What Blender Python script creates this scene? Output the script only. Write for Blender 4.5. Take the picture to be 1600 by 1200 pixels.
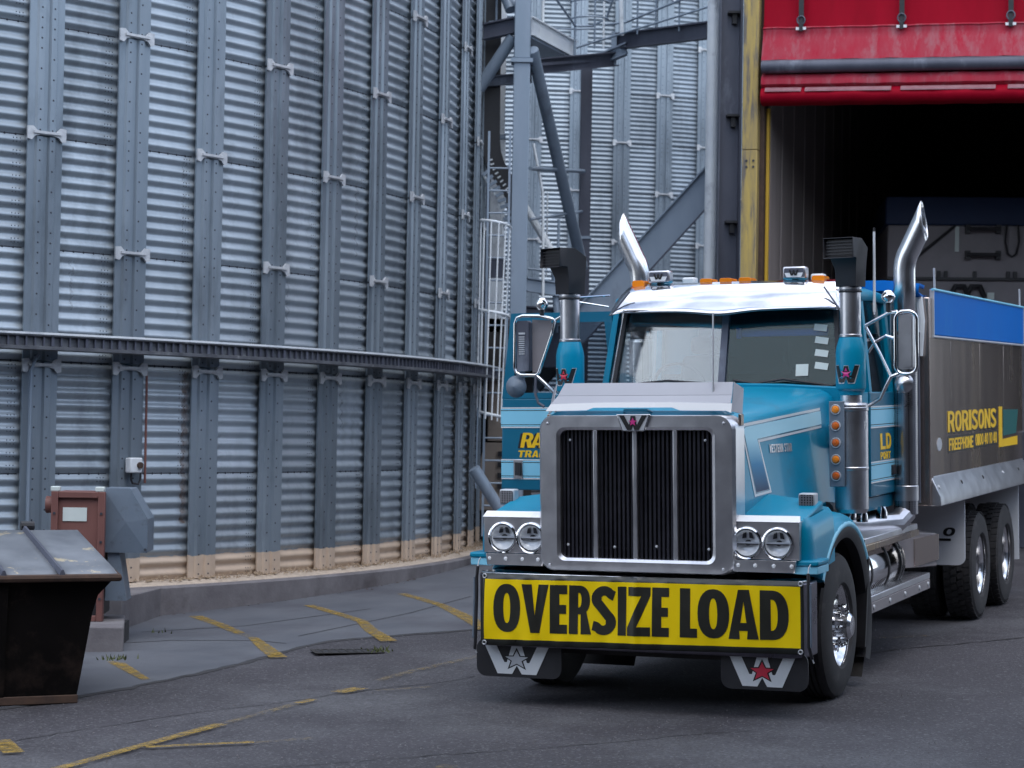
import bpy, bmesh, math, random
from math import sin, cos, pi, radians, sqrt, atan2
from mathutils import Vector, Matrix
from mathutils.geometry import tessellate_polygon
random.seed(7)
for o in list(bpy.data.objects): bpy.data.objects.remove(o)
S = bpy.context.scene
COL = S.collection

# ------------------------------------------------------------------ camera
cam_d = bpy.data.cameras.new('camera'); cam = bpy.data.objects.new('camera', cam_d); COL.objects.link(cam)
cx_ = Vector((0.999857619, -0.00038532, 0.016869863)); cy_ = Vector((-0.01687426, -0.02283153, 0.99959691)); cz_ = Vector((0, 0.99973925, 0.02283478))
cam.matrix_world = Matrix(((cx_.x, cy_.x, -cz_.x, 0), (cx_.y, cy_.y, -cz_.y, 0), (cx_.z, cy_.z, -cz_.z, 2.0), (0, 0, 0, 1)))
cam_d.sensor_width = 36.0; cam_d.lens = 72.947; cam_d.clip_start = 0.1; cam_d.clip_end = 1000
cam_d.dof.use_dof = True; cam_d.dof.focus_distance = 14.6; cam_d.dof.aperture_fstop = 4.0
S.camera = cam

# ------------------------------------------------------------------ sky, sun, exposure
SUN_EL, SUN_AZ = radians(62), radians(168)      # azimuth clockwise from +Y
world = bpy.data.worlds.new('World'); S.world = world; world.use_nodes = True
wn = world.node_tree.nodes; wl = world.node_tree.links; wn.clear()
w_out = wn.new('ShaderNodeOutputWorld'); w_bg = wn.new('ShaderNodeBackground')
w_sky = wn.new('ShaderNodeTexSky'); w_sky.sky_type = 'NISHITA'; w_sky.sun_disc = False
w_sky.sun_elevation = SUN_EL; w_sky.sun_rotation = SUN_AZ
w_tc = wn.new('ShaderNodeTexCoord'); w_map = wn.new('ShaderNodeMapping'); w_map.inputs['Scale'].default_value = (1, 1, 2.2)
w_no = wn.new('ShaderNodeTexNoise'); w_no.inputs['Scale'].default_value = 2.6; w_no.inputs['Detail'].default_value = 7
w_rmp = wn.new('ShaderNodeValToRGB'); w_rmp.color_ramp.elements[0].position = 0.38; w_rmp.color_ramp.elements[1].position = 0.62
w_mix = wn.new('ShaderNodeMix'); w_mix.data_type = 'RGBA'
w_mix.inputs['B'].default_value = (8.9, 9.6, 10.7, 1)
wl.new(w_tc.outputs['Generated'], w_map.inputs['Vector']); wl.new(w_map.outputs['Vector'], w_no.inputs['Vector'])
wl.new(w_no.outputs['Fac'], w_rmp.inputs['Fac']); wl.new(w_rmp.outputs['Color'], w_mix.inputs['Factor'])
wl.new(w_sky.outputs['Color'], w_mix.inputs['A']); wl.new(w_mix.outputs['Result'], w_bg.inputs['Color'])
w_bg.inputs['Strength'].default_value = 0.14
wl.new(w_bg.outputs['Background'], w_out.inputs['Surface'])
sun_d = bpy.data.lights.new('sun', 'SUN'); sun = bpy.data.objects.new('sun', sun_d); COL.objects.link(sun)
sun_d.energy = 0.6; sun_d.angle = radians(35); sun_d.color = (1.0, 0.96, 0.9)
sdir = Vector((sin(SUN_AZ) * cos(SUN_EL), cos(SUN_AZ) * cos(SUN_EL), sin(SUN_EL)))
sun.rotation_euler = sdir.to_track_quat('Z', 'Y').to_euler(); sun.location = (0, 0, 40)
S.view_settings.view_transform = 'Standard'; S.view_settings.look = 'None'
S.view_settings.gamma = 1.0; S.view_settings.use_curve_mapping = False
S.view_settings.exposure = 0.85
S.render.engine = 'CYCLES'

# ------------------------------------------------------------------ materials
def nd(nt, t, **k):
    n = nt.nodes.new(t)
    for a, b in k.items(): setattr(n, a, b)
    return n
def mat(name, c1, c2=None, metal=0.0, rough=0.5, scale=3.0, stretch=(1, 1, 1), rvar=0.1, bump=0.0, bscale=None, coat=0.0,
        c3=None, c3_scale=1.2, c3_lo=0.55, c3_hi=0.7, rand=0.0, spec=0.5, detail=6):
    m = bpy.data.materials.new(name); m.use_nodes = True; nt = m.node_tree; L = nt.links
    p = nt.nodes['Principled BSDF']
    p.inputs['Metallic'].default_value = metal; p.inputs['Specular IOR Level'].default_value = spec
    p.inputs['Coat Weight'].default_value = coat; p.inputs['Coat Roughness'].default_value = 0.06
    g = nd(nt, 'ShaderNodeNewGeometry'); mp = nd(nt, 'ShaderNodeMapping'); mp.inputs['Scale'].default_value = stretch
    L.new(g.outputs['Position'], mp.inputs['Vector'])
    no = nd(nt, 'ShaderNodeTexNoise'); no.inputs['Scale'].default_value = scale; no.inputs['Detail'].default_value = detail; no.inputs['Roughness'].default_value = 0.62
    L.new(mp.outputs['Vector'], no.inputs['Vector'])
    r = nd(nt, 'ShaderNodeMapRange'); r.inputs['From Min'].default_value = 0.3; r.inputs['From Max'].default_value = 0.7
    L.new(no.outputs['Fac'], r.inputs['Value'])
    mx = nd(nt, 'ShaderNodeMix', data_type='RGBA'); mx.inputs['A'].default_value = (*c1, 1); mx.inputs['B'].default_value = (*(c2 or c1), 1)
    L.new(r.outputs['Result'], mx.inputs['Factor']); col = mx.outputs['Result']
    if c3:
        n3 = nd(nt, 'ShaderNodeTexNoise'); n3.inputs['Scale'].default_value = c3_scale; n3.inputs['Detail'].default_value = 8; n3.inputs['Roughness'].default_value = 0.7
        L.new(mp.outputs['Vector'], n3.inputs['Vector'])
        r3 = nd(nt, 'ShaderNodeMapRange'); r3.inputs['From Min'].default_value = c3_lo; r3.inputs['From Max'].default_value = c3_hi
        L.new(n3.outputs['Fac'], r3.inputs['Value'])
        m3 = nd(nt, 'ShaderNodeMix', data_type='RGBA'); m3.inputs['B'].default_value = (*c3, 1)
        L.new(r3.outputs['Result'], m3.inputs['Factor']); L.new(col, m3.inputs['A']); col = m3.outputs['Result']
    if rand:
        oi = nd(nt, 'ShaderNodeObjectInfo'); rr = nd(nt, 'ShaderNodeMapRange')
        rr.inputs['To Min'].default_value = 1 - rand; rr.inputs['To Max'].default_value = 1 + rand
        L.new(oi.outputs['Random'], rr.inputs['Value'])
        mm = nd(nt, 'ShaderNodeMix', data_type='RGBA', blend_type='MULTIPLY'); mm.inputs['Factor'].default_value = 1
        L.new(col, mm.inputs['A']); L.new(rr.outputs['Result'], mm.inputs['B']); col = mm.outputs['Result']
    L.new(col, p.inputs['Base Color'])
    rg = nd(nt, 'ShaderNodeMapRange'); rg.inputs['To Min'].default_value = max(0.02, rough - rvar); rg.inputs['To Max'].default_value = min(1, rough + rvar)
    L.new(no.outputs['Fac'], rg.inputs['Value']); L.new(rg.outputs['Result'], p.inputs['Roughness'])
    if bump:
        nb = nd(nt, 'ShaderNodeTexNoise'); nb.inputs['Scale'].default_value = bscale or scale * 6; nb.inputs['Detail'].default_value = 4
        L.new(mp.outputs['Vector'], nb.inputs['Vector'])
        b = nd(nt, 'ShaderNodeBump'); b.inputs['Strength'].default_value = bump; b.inputs['Distance'].default_value = 0.01
        L.new(nb.outputs['Fac'], b.inputs['Height']); L.new(b.outputs['Normal'], p.inputs['Normal'])
    m['pbsdf'] = p.name
    return m
def flat(name, c, rough=0.5, metal=0.0, emit=0.0, coat=0.0):
    v = 0.88
    m = mat(name, tuple(x * v for x in c), c, metal, rough, 5.0, coat=coat)
    return m

M = {}
def galv(name, lo, hi, cream=False, rust=False):
    m = mat(name, lo, hi, metal=0.45, rough=0.42, scale=2.2, stretch=(1, 1, 0.25), rvar=0.08, rand=0.15, c3=tuple(x * 0.52 for x in lo), c3_scale=1.5, c3_lo=0.50, c3_hi=0.74)
    nt = m.node_tree; L = nt.links; p = nt.nodes['Principled BSDF']
    if cream:   # painted skirt along the foot of the silo, with a ragged upper edge and worn patches
        src = p.inputs['Base Color'].links[0].from_socket
        g = nd(nt, 'ShaderNodeNewGeometry'); sx = nd(nt, 'ShaderNodeSeparateXYZ'); L.new(g.outputs['Position'], sx.inputs['Vector'])
        n2 = nd(nt, 'ShaderNodeTexNoise'); n2.inputs['Scale'].default_value = 9; n2.inputs['Detail'].default_value = 5; L.new(g.outputs['Position'], n2.inputs['Vector'])
        ad = nd(nt, 'ShaderNodeMath', operation='MULTIPLY_ADD'); ad.inputs[1].default_value = 0.05; L.new(n2.outputs['Fac'], ad.inputs[0]); L.new(sx.outputs['Z'], ad.inputs[2])
        lt = nd(nt, 'ShaderNodeMath', operation='LESS_THAN'); lt.inputs[1].default_value = 0.695; L.new(ad.outputs[0], lt.inputs[0])
        cr = nd(nt, 'ShaderNodeMix', data_type='RGBA'); cr.inputs['A'].default_value = (0.66, 0.52, 0.40, 1); cr.inputs['B'].default_value = (0.46, 0.36, 0.28, 1)
        L.new(n2.outputs['Fac'], cr.inputs['Factor'])
        mx = nd(nt, 'ShaderNodeMix', data_type='RGBA'); L.new(lt.outputs[0], mx.inputs['Factor']); L.new(src, mx.inputs['A']); L.new(cr.outputs['Result'], mx.inputs['B'])
        L.new(mx.outputs['Result'], p.inputs['Base Color'])
        mt = nd(nt, 'ShaderNodeMath', operation='MULTIPLY_ADD'); mt.inputs[1].default_value = -0.45; mt.inputs[2].default_value = 0.45
        L.new(lt.outputs[0], mt.inputs[0]); L.new(mt.outputs[0], p.inputs['Metallic'])
    return m
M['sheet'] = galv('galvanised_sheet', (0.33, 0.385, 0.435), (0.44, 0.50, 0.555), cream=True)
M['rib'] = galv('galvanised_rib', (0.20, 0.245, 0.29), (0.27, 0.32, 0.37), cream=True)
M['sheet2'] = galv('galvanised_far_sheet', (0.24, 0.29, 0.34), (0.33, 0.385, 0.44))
M['bracket'] = mat('worn_bracket', (0.45, 0.47, 0.50), (0.62, 0.64, 0.66), metal=0.3, rough=0.5, scale=20)
M['bolt'] = mat('dark_bolt', (0.03, 0.035, 0.05), (0.06, 0.065, 0.08), metal=0.3, rough=0.6)
M['platform'] = mat('dirty_platform', (0.07, 0.075, 0.09), (0.16, 0.17, 0.19), metal=0.3, rough=0.6, scale=6, c3=(0.3, 0.31, 0.32), c3_scale=5, c3_lo=0.6, c3_hi=0.72)
M['steel'] = mat('galvanised_steel', (0.21, 0.27, 0.34), (0.29, 0.35, 0.43), metal=0.25, rough=0.5, scale=1.6, stretch=(1, 1, 0.3), c3=(0.14, 0.16, 0.2), c3_scale=1.1, c3_lo=0.56, c3_hi=0.72)
M['lightsteel'] = mat('light_galvanised_steel', (0.66, 0.71, 0.76), (0.8, 0.84, 0.86), metal=0.05, rough=0.5, scale=2, c3=(0.3, 0.33, 0.38), c3_scale=1.4)
M['darksteel'] = mat('dark_steel', (0.06, 0.065, 0.09), (0.12, 0.13, 0.17), metal=0.3, rough=0.55, scale=1.5, stretch=(1, 1, 0.35), c3=(0.24, 0.27, 0.33), c3_scale=0.7, c3_lo=0.58, c3_hi=0.7)
M['cable'] = mat('black_cable', (0.012, 0.012, 0.015), (0.03, 0.03, 0.035), rough=0.5)
M['concrete'] = mat('foundation_concrete', (0.13, 0.12, 0.13), (0.22, 0.21, 0.22), rough=0.85, scale=2.5, bump=0.3, bscale=40, c3=(0.07, 0.06, 0.06), c3_scale=1.3, c3_lo=0.5, c3_hi=0.75)
M['ledge'] = mat('dusty_ledge', (0.58, 0.49, 0.40), (0.40, 0.33, 0.27), rough=0.9, scale=12, bump=0.5, bscale=50)
M['grain'] = mat('spilt_grain', (0.36, 0.27, 0.18), (0.22, 0.16, 0.11), rough=0.9, scale=30)
M['apron'] = mat('apron_concrete', (0.075, 0.082, 0.10), (0.115, 0.122, 0.14), rough=0.68, scale=1.1, rvar=0.15, bump=0.15, bscale=60, c3=(0.065, 0.065, 0.08), c3_scale=0.8, c3_lo=0.5, c3_hi=0.72)
M['seam'] = mat('dark_joint', (0.03, 0.03, 0.035), (0.05, 0.05, 0.055), rough=0.9)

def asphalt():
    m = mat('asphalt', (0.033, 0.031, 0.038), (0.052, 0.049, 0.059), rough=0.78, scale=0.7, rvar=0.12, c3=(0.085, 0.085, 0.095), c3_scale=0.45, c3_lo=0.46, c3_hi=0.68)
    nt = m.node_tree; L = nt.links; p = nt.nodes['Principled BSDF']
    src = p.inputs['Base Color'].links[0].from_socket
    g = nd(nt, 'ShaderNodeNewGeometry')
    v = nd(nt, 'ShaderNodeTexVoronoi'); v.inputs['Scale'].default_value = 70; L.new(g.outputs['Position'], v.inputs['Vector'])
    n2 = nd(nt, 'ShaderNodeTexNoise'); n2.inputs['Scale'].default_value = 38; n2.inputs['Detail'].default_value = 8; n2.inputs['Roughness'].default_value = 0.75; L.new(g.outputs['Position'], n2.inputs['Vector'])
    r = nd(nt, 'ShaderNodeMapRange'); r.inputs['From Min'].default_value = 0.3; r.inputs['From Max'].default_value = 0.75; r.inputs['To Min'].default_value = 0.45; r.inputs['To Max'].default_value = 1.75
    L.new(n2.outputs['Fac'], r.inputs['Value'])
    mm = nd(nt, 'ShaderNodeMix', data_type='RGBA', blend_type='MULTIPLY'); mm.inputs['Factor'].default_value = 1
    L.new(src, mm.inputs['A']); L.new(r.outputs['Result'], mm.inputs['B'])
    cs = nd(nt, 'ShaderNodeSeparateColor'); L.new(v.outputs['Color'], cs.inputs['Color'])
    gt = nd(nt, 'ShaderNodeMath', operation='GREATER_THAN'); gt.inputs[1].default_value = 0.93; L.new(cs.outputs['Red'], gt.inputs[0])
    m4 = nd(nt, 'ShaderNodeMix', data_type='RGBA'); m4.inputs['B'].default_value = (0.14, 0.14, 0.15, 1)
    hf = nd(nt, 'ShaderNodeMath', operation='MULTIPLY'); hf.inputs[1].default_value = 0.6; L.new(gt.outputs[0], hf.inputs[0])
    L.new(hf.outputs[0], m4.inputs['Factor']); L.new(mm.outputs['Result'], m4.inputs['A'])
    L.new(m4.outputs['Result'], p.inputs['Base Color'])
    b = nd(nt, 'ShaderNodeBump'); b.inputs['Strength'].default_value = 0.5; b.inputs['Distance'].default_value = 0.006
    L.new(v.outputs['Distance'], b.inputs['Height']); L.new(b.outputs['Normal'], p.inputs['Normal'])
    return m
M['asphalt'] = asphalt()
M['patch'] = mat('tar_patch', (0.022, 0.021, 0.024), (0.032, 0.031, 0.035), rough=0.7, scale=3, bump=0.4, bscale=60)
def worn_paint(name, c, lo, hi):
    m = mat(name, c, tuple(x * 0.8 for x in c), rough=0.7, scale=6)
    nt = m.node_tree; L = nt.links; p = nt.nodes['Principled BSDF']
    g = nd(nt, 'ShaderNodeNewGeometry'); n = nd(nt, 'ShaderNodeTexNoise'); n.inputs['Scale'].default_value = 16; n.inputs['Detail'].default_value = 9; n.inputs['Roughness'].default_value = 0.75
    L.new(g.outputs['Position'], n.inputs['Vector'])
    r = nd(nt, 'ShaderNodeMapRange'); r.inputs['From Min'].default_value = lo; r.inputs['From Max'].default_value = hi
    L.new(n.outputs['Fac'], r.inputs['Value']); L.new(r.outputs['Result'], p.inputs['Alpha'])
    return m
M['yline'] = worn_paint('yellow_road_paint', (0.36, 0.23, 0.03), 0.34, 0.66)
M['yworn'] = worn_paint('worn_yellow_road_paint', (0.30, 0.21, 0.06), 0.46, 0.80)
M['ruststain'] = worn_paint('rust_stain', (0.20, 0.115, 0.075), 0.36, 0.80)
M['stain'] = worn_paint('pale_run_stain', (0.42, 0.46, 0.50), 0.46, 0.72)
M['blue'] = mat('teal_truck_paint', (0.0, 0.225, 0.375), (0.0, 0.245, 0.405), rough=0.34, scale=2, rvar=0.05, coat=0.12, spec=0.3, c3=(0.035, 0.17, 0.26), c3_scale=2.5, c3_lo=0.55, c3_hi=0.8)
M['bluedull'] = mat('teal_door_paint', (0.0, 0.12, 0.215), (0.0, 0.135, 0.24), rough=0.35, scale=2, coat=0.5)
M['lightblue'] = mat('pale_blue_stripe', (0.22, 0.58, 0.78), (0.25, 0.62, 0.82), rough=0.4)
M['white'] = mat('white_trim', (0.62, 0.66, 0.70), (0.74, 0.77, 0.80), rough=0.4)
M['brightwhite'] = mat('sky_white_edge', (0.80, 0.81, 0.83), (0.84, 0.85, 0.87), rough=0.25, coat=0.5)  # white paint in place of bright sky reflected by the metal edges
M['chrome'] = mat('polished_steel', (0.72, 0.72, 0.75), (0.80, 0.80, 0.83), metal=1.0, rough=0.13, scale=3, rvar=0.05)
M['mirrorsteel'] = mat('mirror_chrome', (0.86, 0.87, 0.88), (0.92, 0.92, 0.93), metal=1.0, rough=0.06, scale=2, rvar=0.03)
M['bumpersteel'] = mat('dull_bumper_steel', (0.14, 0.13, 0.16), (0.22, 0.21, 0.25), metal=1.0, rough=0.3, scale=5)
M['guardplate'] = mat('satin_guard_plate', (0.36, 0.365, 0.405), (0.42, 0.425, 0.465), metal=0.3, rough=0.5, scale=1.2, rvar=0.04)
M['visor'] = mat('polished_visor', (0.66, 0.66, 0.69), (0.74, 0.74, 0.77), metal=1.0, rough=0.12, scale=2, rvar=0.05, bump=0.25, bscale=3.0)
M['stainless'] = mat('brushed_stainless', (0.58, 0.58, 0.61), (0.70, 0.70, 0.73), metal=1.0, rough=0.34, scale=6, rvar=0.08)
M['stack'] = mat('bright_stack_chrome', (0.80, 0.80, 0.82), (0.88, 0.88, 0.90), metal=1.0, rough=0.24, scale=4, rvar=0.05)
M['reflector'] = mat('lamp_reflector_silver', (0.82, 0.84, 0.86), (0.92, 0.93, 0.95), metal=0.15, rough=0.3, scale=14)
M['alloy'] = mat('polished_alloy', (0.78, 0.78, 0.80), (0.88, 0.88, 0.90), metal=1.0, rough=0.18, scale=8)
M['black'] = mat('black_plastic', (0.010, 0.010, 0.013), (0.022, 0.022, 0.028), rough=0.55)
M['fin'] = mat('grille_fin_black', (0.010, 0.010, 0.016), (0.03, 0.03, 0.042), rough=0.4, metal=0.3)
M['chassis'] = mat('dirty_chassis', (0.015, 0.014, 0.015), (0.035, 0.032, 0.032), rough=0.8, scale=5)
M['rubber'] = mat('tyre_rubber', (0.020, 0.020, 0.023), (0.038, 0.037, 0.040), rough=0.8, scale=9, c3=(0.075, 0.07, 0.07), c3_scale=4, c3_lo=0.55, c3_hi=0.75)
M['amber'] = mat('amber_lens', (0.85, 0.23, 0.01), (0.9, 0.28, 0.02), rough=0.2, coat=0.6)
M['amberdark'] = mat('orange_lens', (0.55, 0.10, 0.01), (0.65, 0.14, 0.01), rough=0.2, coat=0.6)
M['yellow'] = mat('banner_yellow', (0.93, 0.66, 0.0), (0.98, 0.71, 0.0), rough=0.5, spec=0.25, scale=4, bump=0.08, bscale=120)
M['print'] = mat('banner_black_print', (0.016, 0.016, 0.012), (0.03, 0.03, 0.024), rough=0.35, scale=4, bump=0.1, bscale=120)
M['bannertape'] = mat('banner_black_hem', (0.02, 0.022, 0.018), (0.04, 0.042, 0.036), rough=0.3, scale=5)
M['textyellow'] = mat('yellow_lettering', (0.86, 0.52, 0.005), (0.92, 0.58, 0.01), rough=0.45)
M['textblack'] = mat('black_lettering', (0.008, 0.008, 0.01), (0.012, 0.012, 0.014), rough=0.5)
M['textgreen'] = mat('green_logo', (0.004, 0.10, 0.10), (0.006, 0.13, 0.12), rough=0.5)
M['silver'] = mat('silver_print', (0.45, 0.48, 0.52), (0.56, 0.58, 0.62), rough=0.4, metal=0.2)
M['red'] = mat('red_star', (0.55, 0.02, 0.05), (0.62, 0.04, 0.08), rough=0.4)
M['pink'] = mat('magenta_star', (0.55, 0.03, 0.22), (0.6, 0.05, 0.25), rough=0.4)
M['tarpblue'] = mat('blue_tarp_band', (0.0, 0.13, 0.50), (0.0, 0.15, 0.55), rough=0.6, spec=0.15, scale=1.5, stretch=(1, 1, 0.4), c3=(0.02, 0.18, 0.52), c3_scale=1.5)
M['tipper'] = mat('brushed_tipper_wall', (0.47, 0.40, 0.37), (0.53, 0.45, 0.41), metal=0.95, rough=0.26, scale=1.2, stretch=(1.5, 1.5, 0.2), rvar=0.08, rand=0.06, c3=(0.52, 0.40, 0.27), c3_scale=0.6, c3_lo=0.46, c3_hi=0.72)  # warm tint and brown patches painted in for warm reflections
M['guard'] = mat('pale_mudguard', (0.72, 0.76, 0.83), (0.80, 0.84, 0.90), rough=0.5, scale=2)
M['curtain'] = mat('red_curtain_fabric', (0.24, 0.001, 0.012), (0.30, 0.002, 0.016), rough=0.65, spec=0.08, scale=1.2, stretch=(3, 3, 0.6), bump=0.1, bscale=8)
M['curtaindustlit'] = mat('dusty_lit_red_fabric', (0.36, 0.012, 0.034), (0.34, 0.05, 0.072), rough=0.7, spec=0.15, scale=2.2, stretch=(4, 4, 0.5), c3=(0.32, 0.14, 0.16), c3_scale=1.6, c3_lo=0.5, c3_hi=0.75)  # paler from dust and from light painted on the leaning fabric
M['yellowsteel'] = mat('weathered_yellow_steel', (0.50, 0.36, 0.09), (0.30, 0.23, 0.11), rough=0.7, scale=2.5, stretch=(6, 6, 0.6), c3=(0.14, 0.125, 0.11), c3_scale=2.2, c3_lo=0.48, c3_hi=0.62)
M['yellowclean'] = mat('yellow_steel', (0.60, 0.36, 0.02), (0.5, 0.30, 0.03), rough=0.6, scale=3)
M['inner'] = mat('grimy_inner_wall', (0.26, 0.22, 0.21), (0.33, 0.285, 0.27), rough=0.85, scale=1.5, stretch=(2, 2, 0.2))
M['dim'] = mat('shade_dark_panel', (0.018, 0.017, 0.019), (0.03, 0.028, 0.03), rough=0.9, scale=1)  # near-black colour put in to deepen the shade inside the shed
M['cladding'] = mat('shed_cladding', (0.20, 0.22, 0.26), (0.26, 0.28, 0.32), rough=0.6, scale=1.5, metal=0.2)
M['hemgrey'] = mat('faded_hem_edge', (0.30, 0.16, 0.18), (0.24, 0.09, 0.11), rough=0.7, scale=8)
M['blockerclad'] = mat('dark_blocker_cladding', (0.07, 0.075, 0.10), (0.10, 0.105, 0.135), rough=0.6, scale=1.0, stretch=(3, 3, 0.2))
M['hopperblue'] = mat('dark_blue_band', (0.006, 0.02, 0.07), (0.01, 0.03, 0.09), rough=0.6)
M['hoppergrey'] = mat('dull_grey_panel', (0.20, 0.185, 0.20), (0.27, 0.25, 0.26), rough=0.6, scale=1.5, metal=0.2)
M['skiplid'] = mat('worn_skip_lid', (0.15, 0.165, 0.19), (0.24, 0.26, 0.29), rough=0.55, scale=3, metal=0.3, rand=0.08, c3=(0.46, 0.40, 0.29), c3_scale=3.2, c3_lo=0.60, c3_hi=0.64)
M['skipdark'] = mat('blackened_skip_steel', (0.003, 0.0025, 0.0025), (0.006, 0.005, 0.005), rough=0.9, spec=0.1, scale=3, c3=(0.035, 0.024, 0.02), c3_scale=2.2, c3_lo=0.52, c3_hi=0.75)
M['rust'] = mat('rusty_edge', (0.045, 0.028, 0.022), (0.09, 0.052, 0.036), rough=0.85, scale=12)
M['redbrown'] = mat('red_oxide_paint', (0.15, 0.06, 0.052), (0.19, 0.08, 0.068), rough=0.6, scale=3, stretch=(1, 1, 0.4), c3=(0.10, 0.05, 0.045), c3_scale=2.0, c3_lo=0.56, c3_hi=0.74)
M['ductgrey'] = mat('blue_grey_duct', (0.12, 0.16, 0.21), (0.16, 0.20, 0.255), rough=0.5, scale=2, c3=(0.08, 0.09, 0.11), c3_scale=3.0)
M['beige'] = mat('beige_chute', (0.30, 0.25, 0.21), (0.24, 0.20, 0.17), rough=0.7, scale=2)
M['paper'] = mat('white_paper', (0.55, 0.62, 0.60), (0.66, 0.72, 0.70), rough=0.6)
M['seat'] = mat('grey_seat_fabric', (0.03, 0.035, 0.04), (0.05, 0.055, 0.06), rough=0.8)
M['headliner'] = mat('pale_headliner', (0.42, 0.46, 0.48), (0.5, 0.54, 0.55), rough=0.8)
M['weed'] = mat('green_weed', (0.05, 0.07, 0.02), (0.09, 0.10, 0.03), rough=0.8)

def glass(name, tint=(0.80, 0.88, 0.88), ior=1.52):
    m = bpy.data.materials.new(name); m.use_nodes = True; nt = m.node_tree; L = nt.links; nt.nodes.clear()
    out = nd(nt, 'ShaderNodeOutputMaterial'); tr = nd(nt, 'ShaderNodeBsdfTransparent'); gl = nd(nt, 'ShaderNodeBsdfGlossy')
    tr.inputs['Color'].default_value = (*tint, 1); gl.inputs['Roughness'].default_value = 0.03
    g = nd(nt, 'ShaderNodeNewGeometry'); n = nd(nt, 'ShaderNodeTexNoise'); n.inputs['Scale'].default_value = 5; L.new(g.outputs['Position'], n.inputs['Vector'])
    r = nd(nt, 'ShaderNodeMapRange'); r.inputs['To Min'].default_value = 0.02; r.inputs['To Max'].default_value = 0.12; L.new(n.outputs['Fac'], r.inputs['Value']); L.new(r.outputs['Result'], gl.inputs['Roughness'])
    f0 = ((ior - 1) / (ior + 1)) ** 2
    lw = nd(nt, 'ShaderNodeLayerWeight'); pw = nd(nt, 'ShaderNodeMath', operation='POWER'); pw.inputs[1].default_value = 5; L.new(lw.outputs['Facing'], pw.inputs[0])
    fr = nd(nt, 'ShaderNodeMath', operation='MULTIPLY_ADD'); fr.inputs[1].default_value = 1 - f0; fr.inputs[2].default_value = f0; L.new(pw.outputs[0], fr.inputs[0])
    mx = nd(nt, 'ShaderNodeMixShader'); L.new(fr.outputs[0], mx.inputs[0]); L.new(tr.outputs[0], mx.inputs[1]); L.new(gl.outputs[0], mx.inputs[2])
    L.new(mx.outputs[0], out.inputs['Surface'])
    return m
M['glass'] = glass('windscreen_glass', (0.9, 0.95, 0.95), ior=2.3); M['glassr'] = glass('windscreen_glass_dimmed', (0.55, 0.78, 0.82), ior=1.40)  # one windscreen, two glasses: left pane brightened for sky glare, right dimmed
M['sideglass'] = glass('side_glass', (0.55, 0.6, 0.65), 2.0)
M['lens'] = glass('lamp_glass', (0.95, 0.97, 1.0), 1.5)

# striped decal: printed fade from pale blue to navy down the leg of the stripe (flat print)
def decal_fade():
    m = mat('faded_stripe_print', (0.25, 0.55, 0.74), rough=0.45); nt = m.node_tree; L = nt.links; p = nt.nodes['Principled BSDF']
    tc = nd(nt, 'ShaderNodeTexCoord'); sx = nd(nt, 'ShaderNodeSeparateXYZ'); L.new(tc.outputs['Object'], sx.inputs['Vector'])
    r = nd(nt, 'ShaderNodeMapRange'); r.inputs['From Min'].default_value = 1.52; r.inputs['From Max'].default_value = 1.88; L.new(sx.outputs['Z'], r.inputs['Value'])
    cr = nd(nt, 'ShaderNodeValToRGB'); e = cr.color_ramp.elements
    e[0].color = (0.004, 0.035, 0.10, 1); e[1].color = (0.42, 0.74, 0.88, 1); k = e.new(0.5); k.color = (0.03, 0.22, 0.42, 1)
    L.new(r.outputs['Result'], cr.inputs['Fac']); L.new(cr.outputs['Color'], p.inputs['Base Color'])
    return m
M['fade'] = decal_fade()
def perforated():
    m = mat('perforated_heat_shield', (0.42, 0.42, 0.45), (0.52, 0.52, 0.55), metal=1.0, rough=0.3); nt = m.node_tree; L = nt.links; p = nt.nodes['Principled BSDF']
    src = p.inputs['Base Color'].links[0].from_socket
    tc = nd(nt, 'ShaderNodeTexCoord'); v = nd(nt, 'ShaderNodeTexVoronoi'); v.inputs['Scale'].default_value = 55; v.inputs['Randomness'].default_value = 0.0
    L.new(tc.outputs['Object'], v.inputs['Vector'])
    lt = nd(nt, 'ShaderNodeMath', operation='LESS_THAN'); lt.inputs[1].default_value = 0.33; L.new(v.outputs['Distance'], lt.inputs[0])
    mx = nd(nt, 'ShaderNodeMix', data_type='RGBA'); mx.inputs['B'].default_value = (0.05, 0.05, 0.06, 1); L.new(lt.outputs[0], mx.inputs['Factor']); L.new(src, mx.inputs['A'])
    L.new(mx.outputs['Result'], p.inputs['Base Color'])
    return m
M['perf'] = perforated()

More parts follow.
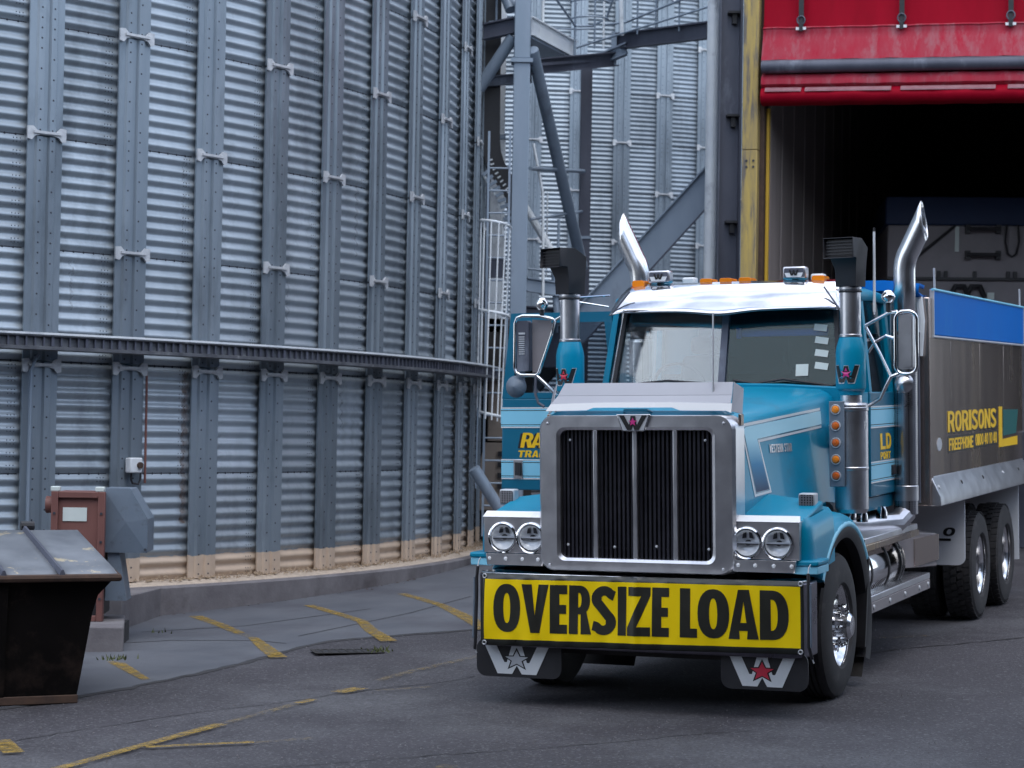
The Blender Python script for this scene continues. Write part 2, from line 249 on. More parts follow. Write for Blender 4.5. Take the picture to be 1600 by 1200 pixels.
# ------------------------------------------------------------------ geometry helpers
class G:
    def __init__(s): s.v = []; s.f = []
    def add(s, vs, fs):
        b = len(s.v); s.v += [tuple(p) for p in vs]; s.f += [tuple(i + b for i in f) for f in fs]; return s
    def hexa(s, p):
        return s.add(p, [(0, 3, 2, 1), (4, 5, 6, 7), (0, 1, 5, 4), (1, 2, 6, 5), (2, 3, 7, 6), (3, 0, 4, 7)])
    def box(s, x0, x1, y0, y1, z0, z1):
        return s.hexa([(x0, y0, z0), (x1, y0, z0), (x1, y1, z0), (x0, y1, z0), (x0, y0, z1), (x1, y0, z1), (x1, y1, z1), (x0, y1, z1)])
    def quad(s, a, b, c, d): return s.add([a, b, c, d], [(0, 1, 2, 3)])
    def bar(s, a, b, w, h, up=(0, 0, 1)):     # rectangular bar from a to b
        a = Vector(a); b = Vector(b); d = (b - a).normalized(); u = Vector(up)
        r = d.cross(u)
        if r.length < 1e-4: u = Vector((0, 1, 0)); r = d.cross(u)
        r.normalize(); u = r.cross(d).normalized(); r *= w / 2; u *= h / 2
        return s.hexa([a - r - u, a + r - u, b + r - u, b - r - u, a - r + u, a + r + u, b + r + u, b - r + u])
    def tube(s, path, r, n=8, cap=True, closed=False):
        P = [Vector(p) for p in path]; m = len(P); rings = []
        ref = None
        for i in range(m):
            if closed: t = (P[(i + 1) % m] - P[i - 1])
            else: t = P[min(i + 1, m - 1)] - P[max(i - 1, 0)]
            t.normalize()
            if ref is None:
                ref = Vector((0, 0, 1)) if abs(t.z) < 0.9 else Vector((1, 0, 0))
            a = t.cross(ref).normalized(); c = a.cross(t).normalized(); ref = c
            rr = r[i] if isinstance(r, (list, tuple)) else r
            rings.append([P[i] + (a * cos(2 * pi * k / n) + c * sin(2 * pi * k / n)) * rr for k in range(n)])
        vs = [v for q in rings for v in q]; fs = []
        for i in range(m if closed else m - 1):
            j = (i + 1) % m
            for k in range(n): fs.append((i * n + k, i * n + (k + 1) % n, j * n + (k + 1) % n, j * n + k))
        if cap and not closed: fs.append(tuple(range(n))[::-1]); fs.append(tuple((m - 1) * n + k for k in range(n)))
        return s.add(vs, fs)
    def cyl(s, a, b, r0, r1=None, n=14, cap=True):
        return s.tube([a, b], [r0, r0 if r1 is None else r1], n, cap)
    def lathe(s, prof, origin, axis, n=24, close=False):    # prof: (radius, distance along axis)
        o = Vector(origin); ax = Vector(axis).normalized(); ref = Vector((0, 0, 1)) if abs(ax.z) < 0.9 else Vector((1, 0, 0))
        a = ax.cross(ref).normalized(); c = ax.cross(a).normalized(); m = len(prof)
        vs = [o + ax * h + (a * cos(2 * pi * k / n) + c * sin(2 * pi * k / n)) * r for r, h in prof for k in range(n)]; fs = []
        for i in range(m if close else m - 1):
            j = (i + 1) % m
            for k in range(n): fs.append((i * n + k, i * n + (k + 1) % n, j * n + (k + 1) % n, j * n + k))
        return s.add(vs, fs)
    def prism(s, poly, fn, d0, d1, holes=()):   # poly of (u,v); fn(u,v,d) -> point
        loops = [poly] + list(holes); flatp = [q for l in loops for q in l]; n = len(flatp)
        tri = tessellate_polygon([[Vector((u, v, 0)) for u, v in l] for l in loops])
        vs = [fn(u, v, d0) for u, v in flatp] + [fn(u, v, d1) for u, v in flatp]
        fs = [tuple(t) for t in tri] + [tuple(i + n for i in t[::-1]) for t in tri]
        b = 0
        for l in loops:
            k = len(l)
            for i in range(k): fs.append((b + i, b + (i + 1) % k, n + b + (i + 1) % k, n + b + i))
            b += k
        return s.add(vs, fs)
    def sheet(s, rows, wrap=False):             # grid of points
        m = len(rows); n = len(rows[0]); fs = []
        for i in range(m - 1):
            for k in range(n if wrap else n - 1):
                fs.append((i * n + k, i * n + (k + 1) % n, (i + 1) * n + (k + 1) % n, (i + 1) * n + k))
        return s.add([p for r in rows for p in r], fs)
    def mesh(s, name, smooth=30, weld=True):
        me = bpy.data.meshes.new(name); me.from_pydata([tuple(v) for v in s.v], [], s.f); me.validate()
        bm = bmesh.new(); bm.from_mesh(me); bmesh.ops.recalc_face_normals(bm, faces=bm.faces); bm.to_mesh(me); bm.free()
        if smooth:
            for p in me.polygons: p.use_smooth = True
            me.set_sharp_from_angle(angle=radians(smooth))
        me.update()
        return me
    def build(s, name, m, parent=None, smooth=30, bevel=0.0, label=None, cat=None, group=None, kind=None, solid=0.0, mesh=None):
        me = mesh or s.mesh(name, smooth)
        if not me.materials: me.materials.append(M[m] if isinstance(m, str) else m)
        return link(name, me, parent, bevel, label, cat, group, kind, solid)
def link(name, me, parent=None, bevel=0.0, label=None, cat=None, group=None, kind=None, solid=0.0, loc=None, rotz=None):
    o = bpy.data.objects.new(name, me); COL.objects.link(o)
    if parent: o.parent = parent
    if loc: o.location = loc
    if rotz is not None: o.rotation_euler = (0, 0, rotz)
    if solid:
        md = o.modifiers.new('thickness', 'SOLIDIFY'); md.thickness = solid; md.offset = 0
    if bevel:
        md = o.modifiers.new('bevel', 'BEVEL'); md.width = bevel; md.segments = 2; md.limit_method = 'ANGLE'; md.angle_limit = radians(40); md.harden_normals = False
    for k, v in (('label', label), ('category', cat), ('group', group), ('kind', kind)):
        if v: o[k] = v
    return o
def empty(name, label, cat, loc=(0, 0, 0), rotz=0.0, group=None, matrix=None):
    o = bpy.data.objects.new(name, None); COL.objects.link(o); o.empty_display_size = 0.3
    if matrix is not None: o.matrix_world = matrix
    else: o.location = loc; o.rotation_euler = (0, 0, rotz)
    o['label'] = label; o['category'] = cat
    if group: o['group'] = group
    return o
def share(name, me, parent, loc=(0, 0, 0), rot=(0, 0, 0), kind=None):
    o = bpy.data.objects.new(name, me); COL.objects.link(o); o.parent = parent; o.location = loc; o.rotation_euler = rot
    if kind: o['kind'] = kind
    return o
def arc(cx, cy, rx, ry, a0, a1, n, e=2.0):
    out = []
    for i in range(n + 1):
        t = radians(a0 + (a1 - a0) * i / n); c = cos(t); q = sin(t)
        out.append((cx + rx * math.copysign(abs(c) ** (2 / e), c), cy + ry * math.copysign(abs(q) ** (2 / e), q)))
    return out
def rrect(x0, x1, y0, y1, r, n=5):
    return arc(x1 - r, y1 - r, r, r, 0, 90, n) + arc(x0 + r, y1 - r, r, r, 90, 180, n) + arc(x0 + r, y0 + r, r, r, 180, 270, n) + arc(x1 - r, y0 + r, r, r, 270, 360, n)

# ------------------------------------------------------------------ heavy condensed lettering (each glyph in a unit box)
def glyph(ch, s=0.34, b=0.17):
    H = []
    if ch in 'O0': return arc(.5, .5, .5, .5, 0, 360, 28, 2.3)[:-1], [arc(.5, .5, .5 - s, .5 - b, 0, 360, 24, 2.3)[:-1]]
    if ch == 'D': return [(0, 0), (0, 1)] + arc(.42, .5, .58, .5, 90, -90, 18, 2.3), [[(s, b), (s, 1 - b)] + arc(.42, .5, .58 - s, .5 - b, 90, -90, 14, 2.3)]
    if ch == 'V': return [(0, 1), (s, 1), (.5, .36), (1 - s, 1), (1, 1), (.66, 0), (.34, 0)], H
    if ch == 'A': return [(0, 0), (.32, 1), (.68, 1), (1, 0), (1 - s, 0), (.64, .17), (.36, .17), (s, 0)], [[(.40, .33), (.60, .33), (.5, .76)]]
    if ch == 'E': return [(0, 0), (0, 1), (1, 1), (1, 1 - b), (s * 1.2, 1 - b), (s * 1.2, .5 + b / 2), (.94, .5 + b / 2), (.94, .5 - b / 2), (s * 1.2, .5 - b / 2), (s * 1.2, b), (1, b), (1, 0)], H
    if ch == 'F': return [(0, 0), (0, 1), (1, 1), (1, 1 - b), (s * 1.2, 1 - b), (s * 1.2, .5 + b / 2), (.9, .5 + b / 2), (.9, .5 - b / 2), (s * 1.2, .5 - b / 2), (s * 1.2, 0)], H
    if ch == 'L': return [(0, 0), (0, 1), (s * 1.3, 1), (s * 1.3, b), (1, b), (1, 0)], H
    if ch in 'I': return [(0, 0), (0, 1), (1, 1), (1, 0)], H
    if ch == '1': return [(.35, 0), (.35, .78), (.05, .72), (.05, .86), (.5, 1), (.85, 1), (.85, 0)], H
    if ch == '4': return [(.5, 0), (.5, .22), (0, .22), (0, .38), (.45, 1), (.82, 1), (.82, .38), (1, .38), (1, .22), (.82, .22), (.82, 0)], [[(.5, .38), (.5, .75), (.22, .38)]]
    if ch == 'T': return [(.5 - s / 2, 0), (.5 - s / 2, 1 - b), (0, 1 - b), (0, 1), (1, 1), (1, 1 - b), (.5 + s / 2, 1 - b), (.5 + s / 2, 0)], H
    if ch == 'H': return [(0, 0), (0, 1), (s, 1), (s, .5 + b / 2), (1 - s, .5 + b / 2), (1 - s, 1), (1, 1), (1, 0), (1 - s, 0), (1 - s, .5 - b / 2), (s, .5 - b / 2), (s, 0)], H
    if ch == 'N': return [(0, 0), (0, 1), (s, 1), (1 - s, .42), (1 - s, 1), (1, 1), (1, 0), (1 - s, 0), (s, .58), (s, 0)], H
    if ch == 'Z': return [(0, 0), (0, b * .9), (.60, 1 - b), (.04, 1 - b), (.04, 1), (1, 1), (1, 1 - b * .9), (.42, b), (1, b), (1, 0)], H
    if ch == 'P': return [(0, 0), (0, 1)] + arc(.5, .69, .5, .31, 90, -90, 12, 2.2) + [(s, .38), (s, 0)], [[(s, .52), (s, .86)] + arc(.5, .69, .5 - s, .17, 90, -90, 8, 2.2)]
    if ch == 'R': return [(0, 0), (0, 1)] + arc(.48, .70, .50, .30, 90, -50, 12, 2.2) + [(1.04, 0), (1.04 - s * 1.15, 0), (s + .12, .41), (s, .41), (s, 0)], [[(s, .55), (s, .85)] + arc(.46, .70, .50 - s * .9, .15, 90, -90, 8, 2.2)]
    if ch == 'S':
        tk = b * .5
        path = [(.93, .80)] + arc(.53, .74, .53 - s * .5, .26 - tk, 38, 232, 16, 2.0) + arc(.47, .265, .53 - s * .5, .265 - tk, 52, -142, 16, 2.0) + [(.05, .19)]
        L_, R_ = [], []
        for i, (x, y) in enumerate(path):
            x0, y0 = path[max(i - 1, 0)]; x1, y1 = path[min(i + 1, len(path) - 1)]
            dx, dy = (x1 - x0), (y1 - y0); l = sqrt(dx * dx + dy * dy) or 1
            nx, ny = -dy / l * s * .5, dx / l * tk * 1.05
            L_.append((x + nx, y + ny)); R_.append((x - nx, y - ny))
        return L_ + R_[::-1], H
    if ch == 'W': return [(0, 1), (.24, 1), (.32, .4), (.40, .85), (.60, .85), (.68, .4), (.76, 1), (1, 1), (.82, 0), (.58, 0), (.5, .4), (.42, 0), (.18, 0)], H
    return [(0, 0), (0, 1), (1, 1), (1, 0)], H
def write(g, text_boxes, fn, d0, d1, s=0.34, b=0.17, slant=0.0):   # text_boxes: (ch, x0, x1, z0, z1)
    for ch, x0, x1, z0, z1 in text_boxes:
        ss = min(0.45, s)
        out, holes = glyph(ch, ss, b)
        f = lambda p: (x0 + (x1 - x0) * p[0] + slant * p[1] * (z1 - z0), z0 + (z1 - z0) * p[1])
        g.prism([f(p) for p in out], fn, d0, d1, [[f(p) for p in h] for h in holes])
def row(text, x0, x1, z0, z1, gap=0.12):
    wd = {'I': .42, '1': .6, ' ': .45}; ws = [wd.get(c, 1.0) for c in text]; tot = sum(ws) + gap * (len(text) - 1); k = (x1 - x0) / tot; x = x0; out = []
    for c, w in zip(text, ws):
        if c != ' ': out.append((c, x, x + w * k, z0, z1))
        x += (w + gap) * k
    return out
W_OUT = [(0, 1), (.18, 1), (.305, .40), (.345, .40), (.42, .97), (.58, .97), (.655, .40), (.695, .40), (.82, 1), (1, 1), (.80, 0), (.575, 0), (.5, .30), (.425, 0), (.20, 0)]
def star(cx, cy, r, sx=1.0):
    return [(cx + sx * r * (1 if i % 2 == 0 else .42) * sin(i * pi / 5), cy + r * (1 if i % 2 == 0 else .42) * cos(i * pi / 5)) for i in range(10)]

# ================================================================== GROUND
GO = Vector((1.19853534, 15.18100639, 0.09409553)); GU = Vector((-0.02428616, -0.02059374, 0.99949291))
GL = Vector((0.91961899, -0.39255272, 0.01425712)); GB = Vector((0.39206006, 0.91949892, 0.02847199))
def zg(x, y): return GO.z - ((x - GO.x) * GU.x + (y - GO.y) * GU.y) / GU.z
g = G(); R_ = 160
g.quad(*[(x, y, zg(x, y)) for x, y in ((-R_, -R_), (R_, -R_), (R_, R_), (-R_, R_))])
g.build('ground', 'asphalt', kind='structure')
def drape(pts, lift): return [(x, y, zg(x, y) + lift) for x, y in pts]
edge = [(-8.0, 8.6), (-5.2, 12.4), (-4.2, 13.9), (-3.593, 14.771), (-3.35, 14.98), (-3.159, 15.298), (-2.86, 15.75), (-2.491, 16.453), (-2.2, 17.05), (-1.933, 17.811), (-1.72, 18.35), (-1.571, 18.593), (-1.1, 18.9), (-0.319, 19.353), (0.6, 19.95), (1.8, 21.2), (2.4, 23.5), (2.6, 27.0)]
def ragged(pts, step=.10, amp=.010):
    out = []
    for a, b in zip(pts, pts[1:]):
        a, b = Vector(a), Vector(b); n = max(1, int((b - a).length / step)); d = (b - a).normalized()
        for i in range(n):
            q = a + (b - a) * i / n; q = q + Vector((-d.y, d.x)) * random.gauss(0, amp); out.append((q.x, q.y))
    return out + [pts[-1]]
edge = ragged(edge)
poly = edge + [(2.6, 34), (-8, 34), (-24, 30), (-24, 12)]
g = G(); g.prism(poly, lambda u, v, d: (u, v, zg(u, v) + d), 0.004, 0.012)
g.build('concrete_apron', 'apron', kind='structure', smooth=0)
def strip(name, pts, w, m, lift, label=None):
    L_, R2 = [], []
    for i, p in enumerate(pts):
        a = Vector(pts[max(i - 1, 0)]); b = Vector(pts[min(i + 1, len(pts) - 1)]); d = (b - a).normalized(); n = Vector((-d.y, d.x)) * (w[i] if isinstance(w, list) else w) / 2
        L_.append((p[0] + n.x, p[1] + n.y)); R2.append((p[0] - n.x, p[1] - n.y))
    rows = [[(a[0], a[1], zg(*a) + lift), (b[0], b[1], zg(*b) + lift)] for a, b in zip(L_, R2)]
    return G().sheet(rows).build(name, m, kind='structure', smooth=0)
for pts, w, m in (
    ([(-3.101, 20.62), (-2.75, 19.85), (-2.463, 19.137)], [.13, .12, .10], 'yline'), ([(-2.463, 19.137), (-2.266, 18.736)], .09, 'yworn'), ([(-2.30, 18.78), (-2.10, 18.05), (-1.913, 17.39)], [.09, .13, .15], 'yline'),
    ([(-2.072, 21.573), (-1.7, 20.75), (-1.411, 20.059)], .11, 'yline'), ([(-1.411, 20.059), (-1.27, 19.3), (-1.05, 18.45)], [.11, .13, .15], 'yline'),
    ([(-1.163, 22.705), (-0.9, 22.05), (-0.688, 21.475)], .11, 'yline'), ([(-0.688, 21.475), (-0.51, 20.75), (-0.344, 20.042), (-0.2, 19.3)], [.11, .14, .16, .16], 'yline'),
    ([(-3.28, 17.2), (-3.188, 17.061), (-2.794, 16.111)], [.05, .12, .07], 'yline'),
    ([(-2.75, 12.15), (-2.607, 12.446), (-2.25, 13.22), (-1.911, 13.94)], [.09, .09, .09, .11], 'yline'), ([(-2.26, 13.07), (-1.6, 13.22)], .07, 'yline'), ([(-1.6, 13.22), (-1.233, 13.355)], .07, 'yworn'),
    ([(-1.911, 13.94), (-1.49, 14.846)], .08, 'yworn'), ([(-1.49, 14.846), (-1.393, 15.023)], .08, 'yline'), ([(-1.25, 15.36), (-1.087, 15.579)], .14, 'yline'),
    ([(-0.98, 15.45), (-0.562, 15.618)], .06, 'yworn'), ([(-0.993, 15.981), (-0.724, 16.542), (-0.291, 17.297), (0.3, 18.3)], .09, 'yworn'),
    ([(-3.248, 13.371), (-3.044, 12.897)], .13, 'yline'), ([(-0.37, 12.25), (-0.33, 12.37)], .12, 'yworn'),
    ([(2.95, 18.35), (3.75, 18.56)], .08, 'yworn')):
    strip('painted_line', pts, w, m, 0.017 if m == 'yline' else 0.0155)
for pts in ([(-3.6, 18.4), (-3.0, 18.65), (-2.249, 18.593), (-1.951, 18.35)], [(-1.9, 18.9), (-1.434, 19.851), (-0.984, 20.766), (-0.4, 22.4)], [(-3.4, 19.3), (-2.5, 19.75), (-1.4, 21.2)]):
    strip('apron_joint', pts, .022, 'seam', 0.0145)
# dirt gathered along the ragged edge of the slab, tar-sealed cracks and loose grit on the asphalt
rows = []
for x, y in edge[10:-8]:
    w_ = .012 + .03 * random.random(); rows.append([(x - w_ * .3, y + w_ * .3, zg(x, y) + .0128), (x + w_, y - w_ * .8, zg(x, y) + .0035)])
G().sheet(rows).build('edge_dirt', 'seam', kind='structure', smooth=0)
def crack(a, b, n, amp, w):
    a, b = Vector(a), Vector(b); pts = []
    off = 0
    for i in range(n + 1):
        off += random.gauss(0, amp); q = a + (b - a) * i / n; d = (b - a).normalized(); pts.append((q.x - d.y * off, q.y + d.x * off))
    strip('tar_crack', pts, [w * random.uniform(.4, 1.3) for _ in pts], 'patch', .004)
crack((-3.4, 13.1), (-.2, 16.2), 60, .012, .012); crack((-1.9, 12.2), (1.6, 13.6), 50, .014, .011); crack((2.6, 17.2), (5.6, 19.0), 30, .02, .03)
g = G()
for i in range(1500):
    x = random.uniform(-4, 4); y = 12 + 9 * random.random() ** 1.5; z = zg(x, y) + .003; q = random.random() * 3; s_ = random.uniform(.003, .009)
    g.add([(x + s_ * cos(q + k * 2.1), y + s_ * sin(q + k * 2.1), z) for k in range(3)] + [(x, y, z + s_ * 1.1)], [(0, 1, 3), (1, 2, 3), (2, 0, 3)])
g.build('loose_grit', 'concrete', smooth=0, kind='stuff', label='loose grit scattered over the asphalt yard', cat='grit')
# drain grate
t = empty('drain_grate', 'dark sunken drain grate in the concrete beside the truck front', 'drain', (-1.37, 17.78, zg(-1.37, 17.78)), radians(15))
G().prism(rrect(-.30, .30, -.16, .16, .03), lambda u, v, d: (u, v, d), .013, .017, [rrect(-.26, .26, -.12, .12, .02)]).build('frame', 'chassis', t)
G().quad((-.26, -.12, .0135), (.26, -.12, .0135), (.26, .12, .0135), (-.26, .12, .0135)).build('sump', 'cable', t)
gb = G().box(-.012, .012, -.12, .12, .0138, .0165).mesh('bar'); gb.materials.append(M['chassis'])
for i in range(7): share('bar', gb, t, (-.21 + .07 * i, 0, 0))
# weeds at the joints
g = G()
for cx0, cy0, n in ((-3.28, 17.35, 30), (-1.10, 17.80, 26), (-3.2, 19.25, 6)):
    for i in range(n):
        x = cx0 + random.gauss(0, .07); y = cy0 + random.gauss(0, .06); z = zg(x, y) + .01; a = random.random() * 6.3; l = random.uniform(.02, .05); w = .008
        dx, dy = cos(a) * l * .6, sin(a) * l * .6
        g.add([(x - w, y, z), (x + w, y, z), (x + dx, y + dy, z + l)], [(0, 1, 2)])
g.build('weed_tufts', 'weed', smooth=0, kind='stuff', label='small green weeds growing in the apron joints', cat='weeds')
# leaf litter along the kerb
g = G()
for i in range(60):
    a = random.uniform(.62, 1.2); r = 12.93 + abs(random.gauss(0, .06)); x = -13.0877 + r * sin(a); y = 29.3075 - r * cos(a); z = zg(x, y) + .014; q = random.random() * 3; s_ = random.uniform(.008, .022)
    g.add([(x + s_ * cos(q + k * pi / 2), y + s_ * sin(q + k * pi / 2), z + random.uniform(0, .012)) for k in range(4)], [(0, 1, 2, 3)])
g.build('leaf_litter', 'rust', smooth=0, kind='stuff', label='brown leaf litter scattered along the silo kerb', cat='litter')

# ================================================================== SILOS
def silo(name, label, cxy, Rr, z0, rings, H, dth, k0, k1, th0, ncor, msheet, amp, base, brk_phase, kerb, samp=8):
    t = empty(name, label, 'silo', (cxy[0], cxy[1], 0))
    P = lambda th, r, z: (r * sin(th), -r * cos(th), z)
    # corrugated wall sheets, one per bay and ring
    rows = []
    for i in range(ncor * samp + 1):
        z = H * i / (ncor * samp); ph = 2 * pi * ncor * z / H
        r = Rr - amp * cos(ph) * (1.0 if abs(cos(ph)) < .99 else 1)
        rows.append([P(dth * j / 4 + (-.0012 if j == 0 else 0), r, z) for j in range(5)])
    me = G().sheet(rows).mesh('wall_sheet', 60); me.materials.append(M[msheet])
    wr = Rr * 1.0
    A = lambda tt: tt / wr
    ribw = .375
    prof = [(0, .045), (0, .066), (.075, .066), (.09, .088), (.15, .088), (.165, .062), (.21, .062), (.225, .088), (.285, .088), (.30, .066), (.375, .066), (.375, .045)]
    rm = {}
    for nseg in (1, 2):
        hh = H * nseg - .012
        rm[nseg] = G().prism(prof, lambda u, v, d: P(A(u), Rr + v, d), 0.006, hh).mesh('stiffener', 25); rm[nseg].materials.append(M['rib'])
    bo = [(-.02, .075), (.04, .08), (.095, .03), (.28, .03), (.335, .08), (.395, .075), (.395, -.045), (.35, -.055), (.315, -.015), (.26, .0), (.115, .0), (.06, -.015), (.025, -.055), (-.02, -.045)]
    bm_ = G().prism(bo, lambda u, v, d: P(A(u), Rr + d, v), .085, .105).prism([(.04, .01), (.335, .01), (.335, .035), (.04, .035)], lambda u, v, d: P(A(u), Rr + d, v), .105, .125).mesh('joint_bracket', 25); bm_.materials.append(M['bracket'])
    def dot(gg, u, z, d, rad=.011):
        c = [P(A(u + rad * cos(q)), Rr + d, z + rad * sin(q)) for q in (0, 1.26, 2.51, 3.77, 5.03)] + [P(A(u), Rr + d + .008, z)]
        gg.add(c, [(0, 1, 5), (1, 2, 5), (2, 3, 5), (3, 4, 5), (4, 0, 5)])
    gr = G(); n = int(H / .098)
    for i in range(n):
        z = H * (i + .5) / n
        if i % 2 == 0 or i > n - 3 or i < 2: dot(gr, .12, z, .088)
        if i % 2 == 1 or i > n - 3 or i < 2: dot(gr, .255, z, .088)
    ribb = gr.mesh('stiffener_bolts', 0); ribb.materials.append(M['bolt'])
    gs = G()
    for i in range(5): dot(gs, .46 + .115 * i, -.004, -amp + .006, .013)
    gs.add([P(A(.38 + .63 * i / 4), Rr - amp + .006, zz) for zz in (-.007, .002) for i in range(5)], [(i, i + 1, i + 6, i + 5) for i in range(4)])
    seamb = gs.mesh('seam_bolts', 0); seamb.materials.append(M['bolt'])
    gl = G()
    for i in range(ncor):
        for j in range(3):
            for q in (-.018, .018): dot(gl, .885 + .036 * j, H * (i + .5) / ncor + q, amp - .003, .0065)
    lapb = gl.mesh('lap_bolts', 0); lapb.materials.append(M['bolt'])
    for k in range(k0, k1):
        th = th0 + dth * k
        for i in range(rings):
            z = z0 + H * i
            share('wall_sheet', me, t, (0, 0, z), (0, 0, th))
            share('stiffener_bolts', ribb, t, (0, 0, z), (0, 0, th), 'stuff')
            share('seam_bolts', seamb, t, (0, 0, z + H), (0, 0, th), 'stuff')
            if (k + i) % 2 == 0: share('lap_bolts', lapb, t, (0, 0, z), (0, 0, th), 'stuff')
        i = 0; ph = (k + brk_phase) % 2
        share('stiffener', rm[2], t, (0, 0, z0), (0, 0, th)); i = 2
        share('joint_bracket', bm_, t, (0, 0, z0 + 2 * H - .06), (0, 0, th))
        if ph: share('stiffener', rm[1], t, (0, 0, z0 + H * 2), (0, 0, th)); i = 3; share('joint_bracket', bm_, t, (0, 0, z0 + H * 3), (0, 0, th))
        while i + 2 <= rings:
            share('stiffener', rm[2], t, (0, 0, z0 + H * i), (0, 0, th)); i += 2
            share('joint_bracket', bm_, t, (0, 0, z0 + H * i), (0, 0, th))
        if i < rings: share('stiffener', rm[1], t, (0, 0, z0 + H * i), (0, 0, th))
    # plain shell that closes the drum behind, and the roof
    zt = z0 + H * rings; N = 96
    G().sheet([[P(2 * pi * j / N, r, z) for j in range(N)] for r, z in ((Rr - amp - .05, zg(cxy[0], cxy[1]) - .5), (Rr - amp - .05, zt - .02))], True).build('drum', msheet, t, 40)
    G().sheet([[P(2 * pi * j / N, r, z) for j in range(N)] for r, z in ((Rr + .2, zt), (Rr + .2, zt + .08), (.6, zt + 5.2), (.05, zt + 5.3))], True).build('roof', msheet, t, 30)
    return t, P
SC = (-13.0877, 29.3075); SR = 12.5842
s1, P1 = silo('grain_silo', 'big corrugated galvanised grain silo filling the left side with ring platform', SC, SR, .43, 9, 1.087, .0799867, -4, 14, .7263452, 9, 'sheet', .017, True, 0, True)
# ring platform (wind girder)
th = [0.30 + .01 * i for i in range(160)]
def ringprof(prof): return [[P1(a, SR + r, z) for a in th] for r, z in prof]
G().sheet(ringprof([(.10, 2.83), (.36, 2.83), (.385, 2.86), (.39, 2.83), (.37, 2.82), (.345, 2.82), (.345, 2.735), (.40, 2.73), (.40, 2.70), (.345, 2.695), (.10, 2.70), (.10, 2.83)])).build('ring_platform', 'platform', s1, 25)
G().sheet(ringprof([(.385, 2.842), (.396, 2.842), (.396, 2.862), (.385, 2.862), (.385, 2.842)])).build('platform_lip', 'lightsteel', s1, 25)
g = G()
for i in range(170):
    a = .45 + i * .0072; w_ = .0006 if i % 4 else .0012
    g.hexa([P1(a - w_, SR + .34, 2.735), P1(a + w_, SR + .34, 2.735), P1(a + w_, SR + .372, 2.735), P1(a - w_, SR + .372, 2.735), P1(a - w_, SR + .34, 2.822), P1(a + w_, SR + .34, 2.822), P1(a + w_, SR + .372, 2.822), P1(a - w_, SR + .372, 2.822)])
g.build('platform_gussets', 'darksteel', s1, 0, kind='stuff')
# foundation kerb with dusty ledge
th = [2 * pi * i / 240 for i in range(241)]
def kz(a): return .385
G().sheet([[P1(a, SR + .33, zg(SC[0] + (SR + .33) * sin(a), SC[1] - (SR + .33) * cos(a)) - .1) for a in th], [P1(a, SR + .33, .375) for a in th], [P1(a, SR + .31, .392) for a in th], [P1(a, SR + .24, .395) for a in th]]).build('foundation_kerb', 'concrete', s1, 30)
G().sheet([[P1(a, SR + .24, .395) for a in th], [P1(a, SR + .05, .43) for a in th], [P1(a, SR - .08, .435) for a in th]]).build('foundation_ledge', 'ledge', s1, 30)
g = G()
for i in range(900):
    a = random.uniform(.6, 1.6); r = SR + .05 + abs(random.gauss(0, .05)); hz = .428 + max(0, (.12 - (r - SR))) * random.random() * .7; s_ = random.uniform(.006, .022)
    c = Vector(P1(a, r, hz)); g.add([c + Vector((s_, 0, 0)), c + Vector((-s_ * .6, s_, 0)), c + Vector((-s_ * .6, -s_, 0)), c + Vector((0, 0, s_ * 1.2))], [(0, 1, 3), (1, 2, 3), (2, 0, 3)])
g.build('spilt_grain', 'grain', s1, 0, kind='stuff')
# rust streaks beside two stiffeners
for k, z0_, z1_ in ((1, 1.0, 2.55),):
    a0 = .7263452 + .0799867 * (k + 1) - .0030
    rows = []
    for i in range(60):
        z = z0_ + (z1_ - z0_) * i / 59; r = SR - .017 * cos(2 * pi * 9 * (z - .43) / 1.087) + .003; w_ = .0028 + .0005 * sin(i * .6)
        rows.append([P1(a0 - w_, r, z), P1(a0 + w_, r, z)])
    G().sheet(rows).build('rust_streak', 'ruststain', s1, 60)
for k, tt, z1_, ln, m in ((0, .55, 3.60, .5, 'stain'), (1, .9, 4.7, .7, 'stain'), (3, .5, 3.6, .45, 'stain'), (4, .8, 4.75, .8, 'stain'), (6, .85, 5.8, .9, 'stain'), (4, .55, 2.55, .55, 'stain'), (3, .95, 6.9, .9, 'stain'), (7, .6, 3.6, .6, 'stain')):
    a0 = .7263452 + .0799867 * k + tt / SR; rows = []
    for i in range(int(ln * 70)):
        z = z1_ - i / 70; r = SR - .017 * cos(2 * pi * 9 * (z - .43) / 1.087) + .002; w_ = (.0022 + .001 * sin(i * .9 + k)) * (1 - .5 * i / (ln * 70))
        rows.append([P1(a0 - w_, r, z), P1(a0 + w_, r, z)])
    G().sheet(rows).build('run_stain', m, s1, 60)
# conduits and switch on the silo

c0 = lambda tt, d, z, k=1: Vector(P1(.7263452 + .0799867 * k + tt / SR, SR + d, z)) + Vector((SC[0], SC[1], 0))
t = empty('isolator_switch', 'small white isolator box with round switch on a silo stiffener', 'switch box', c0(.22, .10, 1.60), .82)
G().box(-.075, .075, -.09, 0, -.075, .075).build('housing', 'white', t, bevel=.012)
G().cyl((.035, -.09, .0), (.035, -.115, .0), .032, n=16).build('knob', 'rust', t)
G().tube([(-.02, -.03, -.075), (-.02, -.03, -.14), (0, -.03, -.18), (.07, -.03, -.19), (.11, -.01, -.14), (.12, .0, -.05)], .011, 6).build('cable_loop', 'cable', t)
o = G().tube([c0(.40, .09, 1.42), c0(.40, .09, 2.2), c0(.40, .085, 2.55)], .013, 6).build('conduit_pipe', 'redbrown', label='thin rusty conduit running down beside the isolator box', cat='conduit')
o = G().tube([c0(.13, .13, 2.66, 0), c0(.10, .14, 2.62, 0), c0(.06, .125, 2.52, 0), c0(.06, .115, .9, 0)], .018, 6).build('conduit_pipe', 'steel', label='pale conduit running down the leftmost stiffener in full view', cat='conduit')
